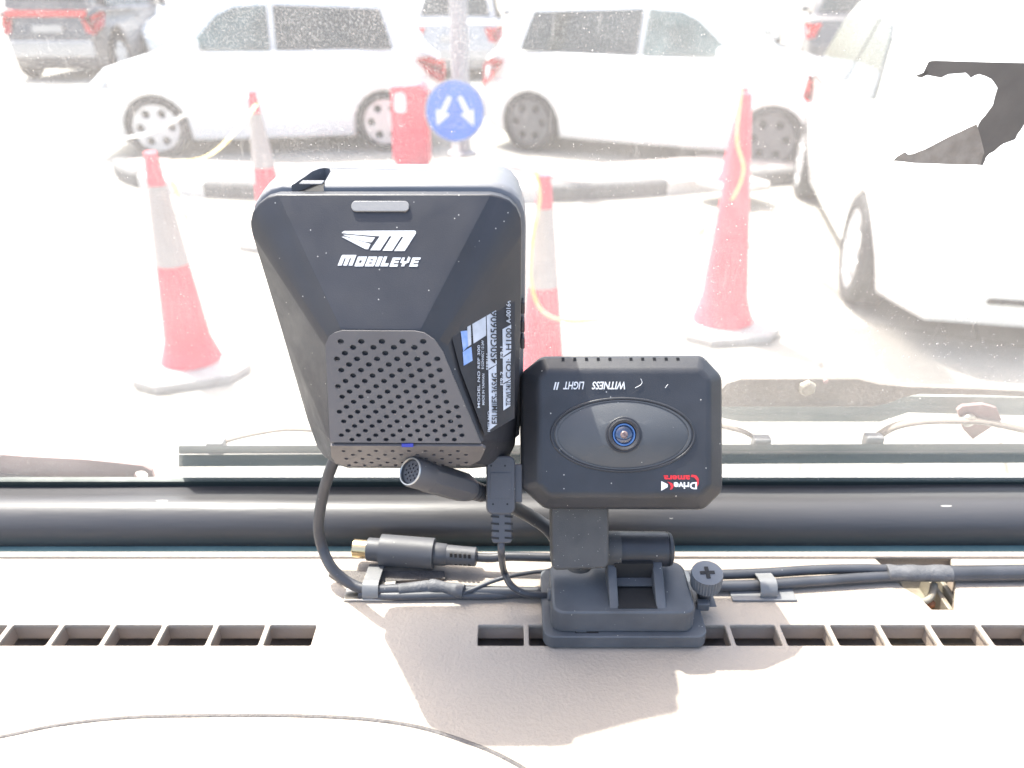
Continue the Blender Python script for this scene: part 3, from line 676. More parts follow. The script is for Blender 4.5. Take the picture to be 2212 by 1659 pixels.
# ================================================================== DRIVER ASSISTANCE DEVICE
DO = ony(835, 690, .270)
DF = Fr(DO, (1,0,0), (0,-1,.01))
dev = thing('driver_assistance_camera', 'tall black tapered device with white wing logo and perforated grille, on the windscreen', 'driver camera', DF.P(860, 1010, 0))
rimpx = [(600,420),(577,426),(558,440),(546,458),(541,480),(543,500),(604,700),(664,906),(685,965),(700,985),(722,1001),(752,1011),(1020,1012),(1060,1008),(1088,996),(1104,980),(1113,960),(1121,838),(1126,650),(1127,500),(1125,472),(1116,449),(1100,433),(1080,424),(1060,420)]
rimw = [0]*7 + [0,.004,.006,.009,.012,.012,.009,.006,.002] + [0]*9
rim3 = [DF.P(x, y, w_) for (x, y), w_ in zip(rimpx, rimw)]
V_ = {'C': DF.P(738,712,.028), 'C2': DF.P(704,748,.0265), 'D': DF.P(906,714,.028), 'D2': DF.P(957,750,.0265), 'K': DF.P(716,957,.036), 'L': DF.P(1040,959,.036), 'G': DF.P(722,998,.028), 'H': DF.P(1034,1002,.028), 'A': rim3[0], 'B': rim3[24]}
bm = bmesh.new(); rv = [bm.verts.new(p) for p in rim3]
front3 = {k: bm.verts.new(v) for k, v in V_.items() if k not in 'AB'}
C_, C2_, D_, D2_, K_, L_, G_, H_ = [front3[k] for k in ('C','C2','D','D2','K','L','G','H')]
bm.faces.new([rv[24], rv[0], C_, D_])
bm.faces.new([rv[i] for i in range(0, 6)] + [C2_, C_])
bm.faces.new([rv[5], rv[6], rv[7], K_, C2_])
bm.faces.new([rv[7], rv[8], rv[9], rv[10], G_, K_])
bm.faces.new([K_, L_, D2_, D_, C_, C2_][::-1])
bm.faces.new([rv[10], rv[11], rv[12], rv[13], H_, G_])
bm.faces.new([G_, H_, L_, K_])
bm.faces.new([H_, rv[13], rv[14], rv[15], rv[16], L_])
bm.faces.new([L_, rv[16], rv[17], rv[18], rv[19], D2_])
bm.faces.new([rv[19], rv[20], rv[21], rv[22], rv[23], rv[24], D_, D2_])
# side wall of the front shell
bk = [bm.verts.new(p - DF.n*(.0045+ w_)) for p, w_ in zip(rim3, rimw)]
n = len(rv)
for i in range(n): bm.faces.new([rv[i], rv[(i+1) % n], bk[(i+1) % n], bk[i]])
bmesh.ops.triangulate(bm, faces=[f for f in bm.faces if len(f.verts) > 4])
bmesh.ops.recalc_face_normals(bm, faces=bm.faces)
bm.edges.ensure_lookup_table()
def eb(a, b, off):
    e = bm.edges.get((a, b))
    return e
wl_ = bm.edges.layers.float.get('bevel_weight_edge') or bm.edges.layers.float.new('bevel_weight_edge')
for a_, b_, wt in ((rv[0], C_, .75), (rv[5], C2_, .75), (rv[24], D_, .8), (rv[19], D2_, .7), (C_, C2_, .3), (D_, D2_, .3), (C2_, K_, .32), (D2_, L_, .32), (C_, D_, .12), (K_, rv[7], .06), (K_, L_, .04), (K_, G_, .3), (L_, H_, .4), (L_, rv[16], .3), (G_, H_, .2), (G_, rv[10], .2), (H_, rv[13], .2)):
    e = bm.edges.get((a_, b_))
    if e: e[wl_] = wt
for i in range(n):
    e = bm.edges.get((rv[i], rv[(i+1) % n])); e[wl_] = .12
me = bpy.data.meshes.new('front_shell'); bm.to_mesh(me); bm.free()
fsh = link('front_shell', me, M['black'], dev)
md = fsh.modifiers.new('bevel', 'BEVEL'); md.width = .012; md.segments = 6; md.limit_method = 'WEIGHT'
for p in me.polygons: p.use_smooth = True
fsh.modifiers.new('wn', 'WEIGHTED_NORMAL')

def ring_from(pts3, w_new, grow, lift=0):
    """outline of the rim moved back and grown outwards"""
    out = []; c = sum(pts3, Vector())/len(pts3)
    uvs = [((p-DF.o).dot(DF.ex), (p-DF.o).dot(DF.ey)) for p in pts3]; m = len(uvs)
    for i, (u, v) in enumerate(uvs):
        a_, b_ = uvs[i-1], uvs[(i+1) % m]; tx, ty = b_[0]-a_[0], b_[1]-a_[1]; L = math.hypot(tx, ty)
        nx, ny = ty/L, -tx/L
        cu_, cv_ = (c-DF.o).dot(DF.ex), (c-DF.o).dot(DF.ey)
        if nx*(u-cu_)+ny*(v-cv_) < 0: nx, ny = -nx, -ny
        kk = 1 - .62*min(1, max(0, (VT-v)/(VT-VB))) if w_new < -.012 else 1
        out.append(DF.p(u+nx*grow, v+ny*grow + (lift*min(1, max(0, (v-VT+.014)/.012)) if lift else 0), w_new*kk))
    return out
VT = max((p-DF.o).dot(DF.ey) for p in rim3); VB = min((p-DF.o).dot(DF.ey) for p in rim3)
rimflat = [DF.p((p-DF.o).dot(DF.ex), (p-DF.o).dot(DF.ey)+(.002 if 8 <= i <= 15 else 0), 0) for i, p in enumerate(rim3)]
gap = loft('shell_gap', [ring_from(rimflat, -.003, -.0012), ring_from(rimflat, -.010, -.0012)], M['dark'], dev)
rs = loft('rear_shell', [ring_from(rimflat, -.0070, .0006), ring_from(rimflat, -.0076, .0014), ring_from(rimflat, -.011, .0018, .0006), ring_from(rimflat, -.020, .0018, .0018), ring_from(rimflat, -.031, .0010, .0034), ring_from(rimflat, -.0345, -.002, .003)], M['grey_top'], dev)
smooth_angle(rs.data, 40)
u0, v0 = DF.uv(835, 600)
box('mounting_block', (u0-.02, v0-.02, -.0375), (u0+.02, v0+.02, -.0325), M['black'], dev, M=DF.M())
# scoop in the upper edge of the rear shell with the light lug in it
def topq(px0, px1, w0, w1, lift, name, m, grow=.0):
    pts = []
    ut = DF.uv(800, 420)[1]
    u0_, u1_ = DF.uv(px0, 420)[0], DF.uv(px1, 420)[0]
    return box(name, (u0_, ut+lift-.0006, w0), (u1_, ut+lift, w1), m, dev, .0002, M=DF.M())
ut = DF.uv(800, 420)[1]; ua, ub = DF.uv(640, 420)[0], DF.uv(690, 420)[0]
sc_pts = [(ua+.0008, -.0072), (ub, -.0072), (ub, -.021), (ub-.0012, -.0245), (ub-.004, -.026), (ua+.005, -.026), (ua+.003, -.0245), (ua+.0012, -.021), (ua, -.016), (ua-.0012, -.012), (ua-.0024, -.0092), (ua-.0034, -.0080), (ua-.0034, -.0072)]
def lift_(w_):
    ks = [(.0070,.0006),(.0076,.0014),(.011,.0024),(.020,.0036),(.031,.0044)]
    q = -w_
    for (a0, b0_), (a1, b1_) in zip(ks, ks[1:]):
        if q <= a1: return b0_ + (b1_-b0_)*max(0, (q-a0))/(a1-a0)
    return .0044
n = len(sc_pts)
sc_pts = [(u, w_ if w_ < -.0075 else -.0050) for u, w_ in sc_pts]
vs = [DF.p(u, ut+.012, w_) for u, w_ in sc_pts] + [DF.p(u, ut-.0030, w_) for u, w_ in sc_pts]
fs_c = [tuple(range(n)), tuple(range(2*n-1, n-1, -1))] + [(i, (i+1) % n, n+(i+1) % n, n+i) for i in range(n)]
cut = from_pydata('cutter', vs, fs_c, None)
for o_ in (rs, cut):
    b2 = bmesh.new(); b2.from_mesh(o_.data); bmesh.ops.triangulate(b2, faces=b2.faces); bmesh.ops.recalc_face_normals(b2, faces=b2.faces); b2.to_mesh(o_.data); b2.free()
bmod = rs.modifiers.new('cut', 'BOOLEAN'); bmod.operation = 'DIFFERENCE'; bmod.object = cut; bmod.solver = 'FAST'; bmod.double_threshold = 1e-9
bpy.context.view_layer.update()
dg = bpy.context.evaluated_depsgraph_get(); nme = bpy.data.meshes.new_from_object(rs.evaluated_get(dg)); rs.modifiers.clear(); rs.data = nme; nme.name = 'rear_shell'; smooth_angle(nme, 40)
if not nme.materials: nme.materials.append(M['grey_top'])
bpy.data.objects.remove(cut)
fl_pts = [(u*.99+ (ua+ub)/2*.01, max(-.0245, w_) if w_ < -.0075 else -.0075) for u, w_ in sc_pts]
vs = [DF.p(u, ut-.0012, w_) for u, w_ in fl_pts] + [DF.p(u, ut-.0029, w_) for u, w_ in fl_pts]
from_pydata('cable_scoop', vs, fs_c, M['dark'], dev)
topq(641, 690, -.0098, -.0050, .0028, 'scoop_lug', M['grey_top'])

def plane3(a, b, c, o=None):
    n_ = (b-a).cross(c-a).normalized()
    if n_.dot(CAM-a) < 0: n_ = -n_
    return Fr(o or a, (b-a), n_)
FT = plane3(V_['A'], V_['B'], (V_['C']+V_['D'])/2)
FG = plane3(V_['C'], V_['D'], (V_['K']+V_['L'])/2)
FB = plane3(V_['K'], V_['L'], (V_['G']+V_['H'])/2)
# light bar
plate('slot_bar', [FT.uv(x, y) for x, y in rrect(761, 437, 883, 457, 9, 5)], [], FT.M(.0004), M['bar'], dev, .0003, .0002)
# logo and name, drawn as outlines (zoomed photo units -> photo units)
def Z(x, y): return FT.uv(707.8 + x*.10667, 471.9 + y*.10667)
lg = [[(290,285),(340,258),(900,252),(1760,248),(1785,262),(1790,300),(1560,660),(1350,660),(1540,372),(1490,372),(1310,655),(1115,655),(1300,360),(1250,360),(1065,645),(865,645),(1060,362),(900,352),(600,330),(420,312),(290,300)],
      [(310,335),(430,335),(960,388),(890,485),(780,478),(520,410)],
      [(285,375),(350,372),(870,520),(820,625),(760,620)]]
plate('wing_logo', [Z(*p) for p in lg[0]], [[Z(*p) for p in q] for q in lg[1:]], FT.M(.00012), M['print'], dev, .00006)
def glyph(ch, x0, x1, yb_, yt_, sh=.40):
    H_g = yb_-yt_
    def q(u, v): return Z(x0 + u*(x1-x0) + sh*v*H_g, yb_ - v*H_g)
    if ch == 'M': return [[q(0,0),q(0,.9),q(.05,1),q(1,1),q(1,0),q(.74,0),q(.74,.7),q(.63,.7),q(.63,0),q(.37,0),q(.37,.7),q(.26,.7),q(.26,0)]]
    if ch == 'O': return [[q(.06,0),q(0,.1),q(0,1),q(1,1),q(1,.08),q(.92,0)], [q(.33,.35),q(.33,.62),q(.62,.62),q(.62,.35)]]
    if ch == 'B': return [[q(0,0),q(0,1),q(.9,1),q(1,.9),q(1,.1),q(.92,0)], [q(.33,.60),q(.33,.74),q(.66,.74),q(.66,.60)], [q(.33,.26),q(.33,.42),q(.66,.42),q(.66,.26)]]
    if ch == 'I': return [[q(0,0),q(0,1),q(1,1),q(1,0)]]
    if ch == 'L': return [[q(0,0),q(0,1),q(.44,1),q(.44,.30),q(1,.30),q(1,0)]]
    if ch == 'E': return [[q(0,0),q(0,1),q(1,1),q(1,.76),q(.38,.76),q(.38,.62),q(.92,.62),q(.92,.40),q(.38,.40),q(.38,.24),q(1,.24),q(1,0)]]
    if ch == 'Y': return [[q(.28,0),q(.30,.34),q(0,.42),q(0,1),q(.33,1),q(.33,.58),q(.68,.58),q(.68,1),q(1,1),q(1,.42),q(.66,.30),q(.64,0)]]
allp = []
for ch, a_, b2 in (('M',205,500),('O',540,722),('B',752,935),('I',960,1040),('L',1065,1215),('E',1250,1410),('Y',1440,1610),('E',1650,1815)):
    allp += glyph(ch, a_, b2, 955 if ch == 'M' else 972 if ch != 'E' else 978, 742 if ch == 'M' else 775 if ch in 'OBIL' else 795)
plate('name_lettering', allp[0], allp[1:], FT.M(.00012), M['print'], dev, .00006)

# perforated grille plates
def z1(x, y): return (516.1 + x*.4221, 331.8 + y*.4221)
gout = [(446,975),(462,935),(490,915),(530,904),(900,906),(950,916),(1000,950),(1045,1015),(1240,1478),(470,1474)]
gpoly = [FG.uv(*z1(*p), .0005) for p in gout]
hl = []
def inside(pt, poly):
    x, y = pt; c = False; j = len(poly)-1
    for i in range(len(poly)):
        if (poly[i][1] > y) != (poly[j][1] > y) and x < (poly[j][0]-poly[i][0])*(y-poly[i][1])/(poly[j][1]-poly[i][1])+poly[i][0]: c = not c
        j = i
    return c
inner = [FG.uv(*z1(*p)) for p in ((496,938),(965,938),(1008,1000),(1188,1455),(1180,1462),(520,1462),(496,1200),(482,1050))]
rad_h = abs(FG.uv(*z1(540, 1400))[0]-FG.uv(*z1(527, 1400))[0])
y_ = 957.0; xo = 525.0
for k in range(23):
    pit = 105 - 21*k/22; sp_ = 30 - 9*k/22
    for i in range(-8, 16):
        q = FG.uv(*z1(xo + i*pit, y_))
        if inside(q, inner): hl.append(circ(q[0], q[1], rad_h*(1.25-.25*k/22), rad_h*(1.0-.25*k/22), 12))
    xo += -.40*pit + (pit if k % 2 == 0 else 0); y_ += sp_
gr = perforated('grille', gpoly, hl, FG.M(.0014), M['grille'], dev, .0012)
bout = [(470,1486),(1244,1489),(1262,1500),(1235,1560),(1180,1590),(560,1592),(500,1580),(474,1545)]
fbp = [FB.uv(*z1(*p), .0005) for p in bout]
hl = []
for k, (y, x0) in enumerate(((1507,537),(1527,585),(1547,552),(1566,600),(1580,566))):
    for i in range(9):
        x = x0 + i*83.5*(1-.012*k)
        if x < 1200-k*12: 
            c = FB.uv(*z1(x, y)); hl.append(circ(c[0], c[1], rad_h*.85, rad_h*.85, 10))
perforated('lower_grille', fbp, hl, FB.M(.0012), M['grille'], dev, .0010)
bu = [FG.uv(x, y, .0014) for x, y in ((869,960),(893,960),(893,967),(869,967))]
plate('blue_indicator', [FG.uv(x, y) for x, y in ((869,955),(894,955),(894,962),(869,962))], [], FG.M(.0016), M['blue'], dev, .0002)
for yy_ in (662, 702, 738):
    p = DF.P(1127, yy_, -.004); box('side_button', (p.x-.0005, p.y-.002, p.z-.0024), (p.x+.0012, p.y+.003, p.z+.0024), M['black'], dev, .0005)
# information label on the right facet
FL = plane3(V_['D2'], V_['L'], rim3[18])
def lz(x, y): return (958.5 + x*.2221, 604.6 + y*.2221)
lab = [(75,545),(640,70),(690,75),(688,1345),(400,1512),(160,870)]
lbl = plate('information_label', [FL.uv(*lz(*p), .0006) for p in lab], [], FL.M(.0006), M['label'], dev, .0001)
def lq(pts, m, w_=.0009, name='label_panel'): return plate(name, [FL.uv(*lz(*p), w_) for p in pts], [], FL.M(w_), m, lbl, .00005)
lq([(165,500),(228,492),(240,640),(190,695)], M['labelb']); lq([(228,430),(262,425),(268,630),(235,650)], M['labelw'])
lq([(185,700),(268,650),(280,785),(195,835)], M['labelb'])
lq([(275,385),(408,305),(412,540),(290,620)], M['labelw'])
lq([(415,285),(508,230),(515,820),(432,868)], M['labelw']); lq([(435,880),(512,828),(518,1405),(445,1460)], M['labelw'])
lq([(572,480),(655,435),(655,690),(575,748)], M['labelw']); lq([(575,758),(652,712),(650,965),(576,1008)], M['labelw']); lq([(577,1018),(650,975),(648,1225),(580,1270)], M['labelw'])
def ltext(body, x, y, h, m, ln, w_=.0012):
    """vertical text starting low at (x,y) running up for ln units"""
    a_ = Vector((*FL.uv(*lz(x, y)), 0)); b2 = Vector((*FL.uv(*lz(x, y-ln)), 0)); c = Vector((*FL.uv(*lz(x-h, y)), 0))
    ex = (b2-a_); ey = (c-a_)
    mm = Matrix.Identity(4); k = ex.length/(len(body)*.56)
    e1 = ex.normalized()*k; e2 = ey*1.35
    mm[0][0], mm[1][0] = e1.x, e1.y; mm[0][1], mm[1][1] = e2.x, e2.y; mm[0][3], mm[1][3], mm[2][3] = a_.x, a_.y, w_
    mm[2][2] = 1
    text('label_lettering', body, FL.M() @ mm, 1.0, m, lbl, bold=.01, ext=.00002)
ltext('A-00164', 632, 425, 44, M['labelw'], 250)
ltext('H100', 640, 690, 55, M['label'], 220); ltext('COI:', 640, 965, 55, M['label'], 220); ltext('TCWL24/1', 640, 1225, 55, M['label'], 230)
ltext('4S0G05606', 505, 815, 70, M['label'], 540); ltext('E5UMIES-36S4G', 508, 1405, 62, M['label'], 540)
ltext('E9-1', 560, 770, 30, M['labelw'], 160); ltext('E9-2', 560, 1030, 30, M['labelw'], 170)
ltext('8 CONNECT 12-24V', 372, 870, 24, M['labelw'], 280); ltext('MADE IN TAIWAN', 378, 1220, 24, M['labelw'], 290); ltext('MODEL NO REF 300', 335, 1250, 26, M['labelw'], 620); ltext('SERIAL', 420, 880, 26, M['labelw'], 200); ltext('IMEI NO', 432, 1480, 24, M['labelw'], 220)

# ================================================================== DASH CAMERA
CO = ony(1345, 935, .2570)
vdir = (CAM - CO).normalized()
CF = Fr(CO, (1,0,0), (.0, vdir.y, vdir.z))
dc = thing('dash_camera', 'small black camera with an oval lens panel on an adjustable dashboard mount', 'camera', onz(1350, 1380, ZD))
o1 = [(1170,769),(1519,767),(1561,812),(1562,1062),(1521,1102),(1177,1100),(1125,1054),(1124,807)]
i1 = [(1178,800),(1512,799),(1532,818),(1533,1050),(1512,1070),(1188,1070),(1165,1046),(1163,822)]
def cring(px, w_): return [CF.P(x, y, w_) for x, y in px]
obk = [CF.p(*[a_*.985 for a_ in CF.uv(x, y, -.006)], -.030) for x, y in o1]
body = loft('camera_body', [cring(i1, 0), cring(o1, -.0055), [CF.p(*CF.uv(x, y, -.0055), -.026) for x, y in o1], obk], M['cam'], dc)
bev(body, .0017, 5, 12)
# small vent slots along the top edge
for i in range(10):
    x = 1216 + i*25.3 + (20 if i > 4 else 0)
    u, v = CF.uv(x, 776, -.0042)
    box('vent_slot', (u-.00055, v-.0011, -.0052), (u+.00055, v+.0006, -.0034), M['dark'], body, M=CF.M())
# oval panel
cu_, cv_ = CF.uv(1345.5, 939); ru = abs(CF.uv(1500, 939)[0]-cu_); rvv = abs(CF.uv(1345, 1018)[1]-cv_)
el = circ(cu_, cv_, ru, rvv, 72)
tube('oval_bezel', [CF.p(u, v, .0000) for u, v in el] + [CF.p(*el[0], .0)], .00055, M['cam'], dc, seg=10, curve=False)
rings = []
for k, (s, w_) in enumerate(((.965,.0001),(.95,.0004),(.92,.0004),(.915,.0001),(.80,.0008),(.60,.0018),(.40,.0025),(.27,.0028))):
    rings.append([CF.p(u, v, w_) for u, v in circ(cu_, cv_, ru*s, rvv*s if s > .3 else rvv*.5*s/.27*.97, 72)])
ov = loft('oval_panel', rings, M['oval'], dc); smooth_angle(ov.data, 25)
lc = CF.p(*CF.uv(1347.6, 939, .003), 0); lr = abs(CF.uv(1385, 939)[0]-CF.uv(1347.6, 939)[0])
ln = lathe('lens', [(.002, lr*1.04), (.0031, lr*1.04), (.0033, lr*1.0), (.0033, lr*.93), (.0042, lr*.90), (.0044,lr*.84), (.0040, lr*.70), (.0028, lr*.66), (.0026, lr*.2),(.0026, 0)], lc, CF.n, M['black'], dc, 40)
M['lensglass'] = mat('lens_glass', (.01, .02, .05), .06, spec=1.0, coat=1, col2=(.02, .05, .14), vscale=260)
M['lensring'] = mat('lens_ring', (.12, .22, .42), .25, .6)
M['lensdot'] = mat('lens_iris', (.45, .32, .28), .35, .3, col2=(.12, .08, .08), vscale=900)
lathe('lens_ring', [(.0029, lr*.66), (.0036, lr*.64), (.0036, lr*.56), (.0029, lr*.52)], lc, CF.n, M['lensring'], ln, 32)
lathe('lens_glass', [(.0028, lr*.56), (.0034, lr*.44), (.0038, lr*.28), (.0040, lr*.10), (.0040, 0)], lc, CF.n, M['lensglass'], ln, 32)
lathe('lens_iris', [(.0039, lr*.22), (.0043, lr*.16), (.0044, 0)], lc, CF.n, M['lensdot'], ln, 20)
# lettering, printed upside down because the camera is mounted inverted
def upside(px, py, w_=.0003):
    u, v = CF.uv(px, py); return CF.M(w_) @ Matrix.Translation((u, v, 0)) @ Matrix.Rotation(math.pi, 4, 'Z')
hgt = abs(CF.uv(1300, 825)[1]-CF.uv(1300, 841)[1])
def fitw(name, body, px_r, px_l, py_base, h, m, shear=0, bold=.0, parent=dc):
    """upside-down text running from px_r leftwards to px_l, its baseline at py_base (upper edge in the photo)"""
    o = text(name, body, Matrix.Identity(4), 1.0, m, parent, shear, bold)
    xs_ = [v.co.x for v in o.data.vertices]; ys_ = [v.co.y for v in o.data.vertices]; w_ = max(xs_)-min(xs_)
    tw = CF.uv(px_r, py_base)[0]-CF.uv(px_l, py_base)[0]; hh = h/(.70)
    mm = upside(px_r, py_base) @ Matrix.Diagonal((tw/w_, hh, 1, 1)) @ Matrix.Translation((-min(xs_), 0, 0))
    o.data.transform(mm); return o
fitw('lettering', 'WITNESS', 1350, 1278, 825, hgt, M['print'], .25, .022)
fitw('lettering', 'LIGHT', 1262, 1216, 825, hgt, M['print'], .25, .022)
fitw('lettering', 'II', 1208, 1195, 826, hgt, M['print'], .25, .022)
t1 = CF.uv(1210, 826)
hs = abs(CF.uv(1480, 1036)[1]-CF.uv(1480, 1056)[1])
# "Drive" white below / "Camera" red above, as seen inverted
fitw('lettering', 'Drive', 1505, 1455, 1042-0, hs*.72, M['print'], 0, .03)
for o in []: pass
fitw('lettering', 'amera', 1490, 1433, 1027, hs*.62, M['redprint'], 0, .03)
def cpl(pts, m, name='logo_mark', w_=.0003): return plate(name, [CF.uv(x, y) for x, y in pts], [], CF.M(w_), m, dc, .00005)
cpl([(1428,1039),(1442,1046),(1442,1052),(1428,1060)], M['print']); 
cpl([(1441,1040),(1452,1044),(1455,1050),(1452,1056),(1447,1058),(1449,1051),(1446,1045)], M['redprint'])
cpl([(1494,1025),(1504,1027),(1509,1034),(1509,1045),(1505,1052),(1505,1038),(1499,1031),(1492,1030)], M['redprint'])
# scratches / lint
for pts in ([(1384,818),(1387,826),(1383,832),(1372,838)], [(1443,830),(1437,838)]):
    tube('lint', [CF.P(x, y, .0003) for x, y in pts], .00011, M['print'], dc, seg=6)

# stem hanging from the body and the horizontal barrel
st = [(1190,1084),(1315,1084),(1316,1218),(1308,1229),(1198,1233),(1192,1222)]
SY = .2480
SF = Fr(ony(1250, 1160, SY), (1,0,0), (0, vdir.y*1.0, vdir.z*.8))
stem = loft('stem', [[SF.P(x, y, 0) for x, y in st], [SF.p(*SF.uv(x, y, 0), -.016) for x, y in st]], M['camdusty'], dc); bev(stem, .0016, 3)
fr_ = [SF.P(1178,1080,-.0012), SF.P(1328,1080,-.0012)]
bc = ony(1320, 1186, .2580); be = ony(1452, 1186, .2580)
rb_ = .0076
knk = lathe('knuckle', [(-.004, rb_*.99), (.0075, rb_*.99)], ony(1300,1186,.2565), (1,0,0), M['camdusty'], dc, 32)
bl_ = be.x - bc.x
lathe('barrel', [(0, rb_*.9), (.0006, rb_), (bl_*.90, rb_*.96), (bl_*.91, rb_*.90), (bl_*.925, rb_*.90), (bl_*.93, rb_*.95), (bl_*.98, rb_*.88), (bl_, rb_*.7), (bl_+.0005, 0)], bc, (1,0,0), M['cam'], dc, 40)
# base plate and block
ZP = ZD+.0006
def hrect(pxl, pxr, pyf, pyb, z, r, k=6):
    """rounded rectangle on the horizontal plane z; left/right measured at the front edge"""
    a_ = onz(pxl, pyf, z); b2 = onz(pxr, pyf, z); c = onz(pxl, pyb, z)
    return rrect(a_.x, a_.y, b2.x, c.y, r, k)
hp = .0062
pl = hrect(1174, 1531, 1376, 1226, ZP+hp, .0045)
def stack(name, poly, zs, m, r_in=.0008, bv=.0006):
    o = loft(name, [[Vector((x, y, z)) for x, y in poly] for z in zs], m, dc); bev(o, bv, 3, 40); return o
stack('base_plate', pl, (ZP, ZP+hp), M['base'])
hb_ = .0105
bk_ = hrect(1197, 1503, 1322, 1212, ZP+hp+hb_, .0050)
cxb = sum(p[0] for p in bk_)/len(bk_); cyb = sum(p[1] for p in bk_)/len(bk_)
o = loft('base_block', [[Vector((cxb+(x-cxb)*1.03, cyb+(y-cyb)*1.03, ZP+hp)) for x, y in bk_], [Vector((cxb+(x-cxb)*1.02, cyb+(y-cyb)*1.02, ZP+hp+hb_-.001)) for x, y in bk_], [Vector((x, y, ZP+hp+hb_)) for x, y in bk_]], M['base'], dc); bev(o, .0007, 3, 30)
ztop = ZP+hp+hb_
# small switch on the base plate
a_ = onz(1243, 1368, ZP+hp); b2 = onz(1292, 1360, ZP+hp)
box('switch_recess', (a_.x, a_.y, ZP+hp-.0005), (b2.x, b2.y+.0006, ZP+hp+.0002), M['dark'], dc)
box('switch', (a_.x+.0004, a_.y+.0003, ZP+hp), (a_.x+.0045, b2.y+.0003, ZP+hp+.0009), M['base'], dc)
# bracket: two uprights, dark hollow between, cross piece
yF = onz(1380, 1326, ztop-.002).y
def upright(px):
    xb0 = onz(px[0], 1326, ztop).x; xb1 = onz(px[1], 1326, ztop).x
    p = [Vector((xb0, yF-.0005, ztop-.0008)), Vector((xb1, yF-.0005, ztop-.0008)), Vector((xb1+.0004, .2505, bc.z-.001)), Vector((xb0+.0004, .2505, bc.z-.001))]
    q = [v + Vector((0, .018 if i < 2 else .008, 0)) for i, v in enumerate(p)]
    o = loft('mount_arm', [p, q], M['base'], dc); bev(o, .0005, 2); return o
u1 = upright((1319,1339)); u2 = upright((1421,1443))
x0 = onz(1337,1326,ztop).x; x1 = onz(1423,1326,ztop).x
box('hollow_back', (x0, yF+.0165, ztop-.0005), (x1, yF+.0180, bc.z), M['dark'], dc)
box('hollow_rib', (x0, yF+.0120, ztop+.0015), (x1, yF+.0166, ztop+.0021), M['base'], dc)
box('hollow_floor', (x0, yF+.0008, ztop-.001), (x1, yF+.0170, ztop+.0003), M['dark'], dc)
box('hollow_sill', (x0, yF-.0004, ztop-.004), (x1, yF+.001, ztop-.0002), M['base'], dc, .0003)
# dusty ball under the stem
bp = ony(1250, 1234, .2585)
ico = bmesh.new(); bmesh.ops.create_icosphere(ico, subdivisions=3, radius=.0062)
for v in ico.verts: v.co = Vector((v.co.x*1.15, v.co.y, v.co.z*.8)) + bp
me = bpy.data.meshes.new('ball_joint'); ico.to_mesh(me); ico.free()
for p in me.polygons: p.use_smooth = True
link('ball_joint', me, M['camdusty'], dc)
# thumb screw
hc = onz(1528, 1237, ZD+.0225); ax_ = Vector((-.05, -.16, 1)).normalized()
rh = .0066
scw = thing('x', None, None); bpy.data.objects.remove(scw)
hd = lathe('thumb_screw', [(-.0075, rh*.94), (-.0072, rh*.98), (-.0005, rh), (0, rh*.96), (0, 0)], hc, ax_, M['screw'], dc, 64, ang=60)
# knurls: alternate radius
for v in hd.data.vertices:
    rel = v.co - hc; s = rel.dot(ax_); rr_ = (rel - ax_*s)
    if rr_.length > rh*.9 and -.0073 < s < -.0003: pass
k_ = 64
for j in range(1, 3):
    for k in range(k_):
        if k % 2: 
            v = hd.data.vertices[j*k_+k]; rel = v.co-hc; s = rel.dot(ax_); v.co = hc + ax_*s + (rel-ax_*s)*.93
hd.data.update(); smooth_angle(hd.data, 15)
hf = Fr(hc, (1,0,0), ax_)
for dx, dy in ((.0030,.0008),(.0008,.0030)):
    box('cross_slot', (-dx, -dy, -.0003), (dx, dy, .00022 if dx > dy else .00030), M['dark'], hd, M=hf.M())
lathe('screw_shaft', [(-.016,.0030),(-.0085,.0036),(-.0070,.0038)], hc, ax_, M['plug'], dc, 20)
lg_ = hc - ax_*.016
box('screw_lug', (lg_.x-.0045, lg_.y-.0060, ZP+hp), (lg_.x+.0042, lg_.y+.0050, lg_.z+.0005), M['base'], dc, .0010)
box('screw_lug', (lg_.x-.0045, lg_.y-.0075, ZP+hp-.001), (lg_.x+.0008, lg_.y-.0040, ZP+hp+.003), M['base'], dc, .0006)
# cable gland at the left of the block
gl_ = onz(1198, 1284, ZP+hp+.005)
lathe('cable_gland', [(-.0042,.0018),(-.0040,.0026),(-.0030,.0030),(0,.0031)], gl_+Vector((.0012,0,0)), (1,0,0), M['base'], dc, 20)

# ================================================================== CABLES AND PLUGS
mc = thing('main_cable', 'thick black cable hanging from the tall device to the dashboard clip', 'cable', onz(800, 1276, ZD))
r1 = .0024
pA = [ony(728,980,.268), ony(712,1020,.268), ony(697,1072,.271), ony(688,1134,.273), ony(696,1182,.272), onz(718,1228,ZD+.010), onz(756,1260,ZD+.005), onz(800,1274,ZD+.0034), onz(870,1273,ZD+.0028), onz(960,1275,ZD+.0026), onz(1080,1278,ZD+.0026), onz(1190,1280,ZD+.0026), onz(1340,1275,ZD+.0026)]
tube('cable_sheath', pA, r1, M['rubber'], mc, n=10, seg=18)
tube('tape_wrap', [onz(862,1275,ZD+.0030), onz(900,1270,ZD+.0034), onz(934,1266,ZD+.0036)], r1*1.16, M['tape'], mc, seg=14)
tube('tape_wrap', [onz(928,1266,ZD+.0038), onz(960,1270,ZD+.0038), onz(1002,1278,ZD+.0036)], lambda t: r1*(1.25+.12*math.sin(t*9)), M['tape'], mc, seg=12)
tc_ = thing('thin_wire', 'thin black wire crossing from the taped cable to the camera base', 'wire', onz(1080, 1250, ZD))
tube('wire', [onz(985,1284,ZD+.003), onz(1010,1278,ZD+.004), onz(1060,1257,ZD+.006), onz(1110,1243,ZD+.007), onz(1178,1234,ZD+.006), onz(1230,1240,ZD+.006)], .00095, M['rubber'], tc_, seg=10)
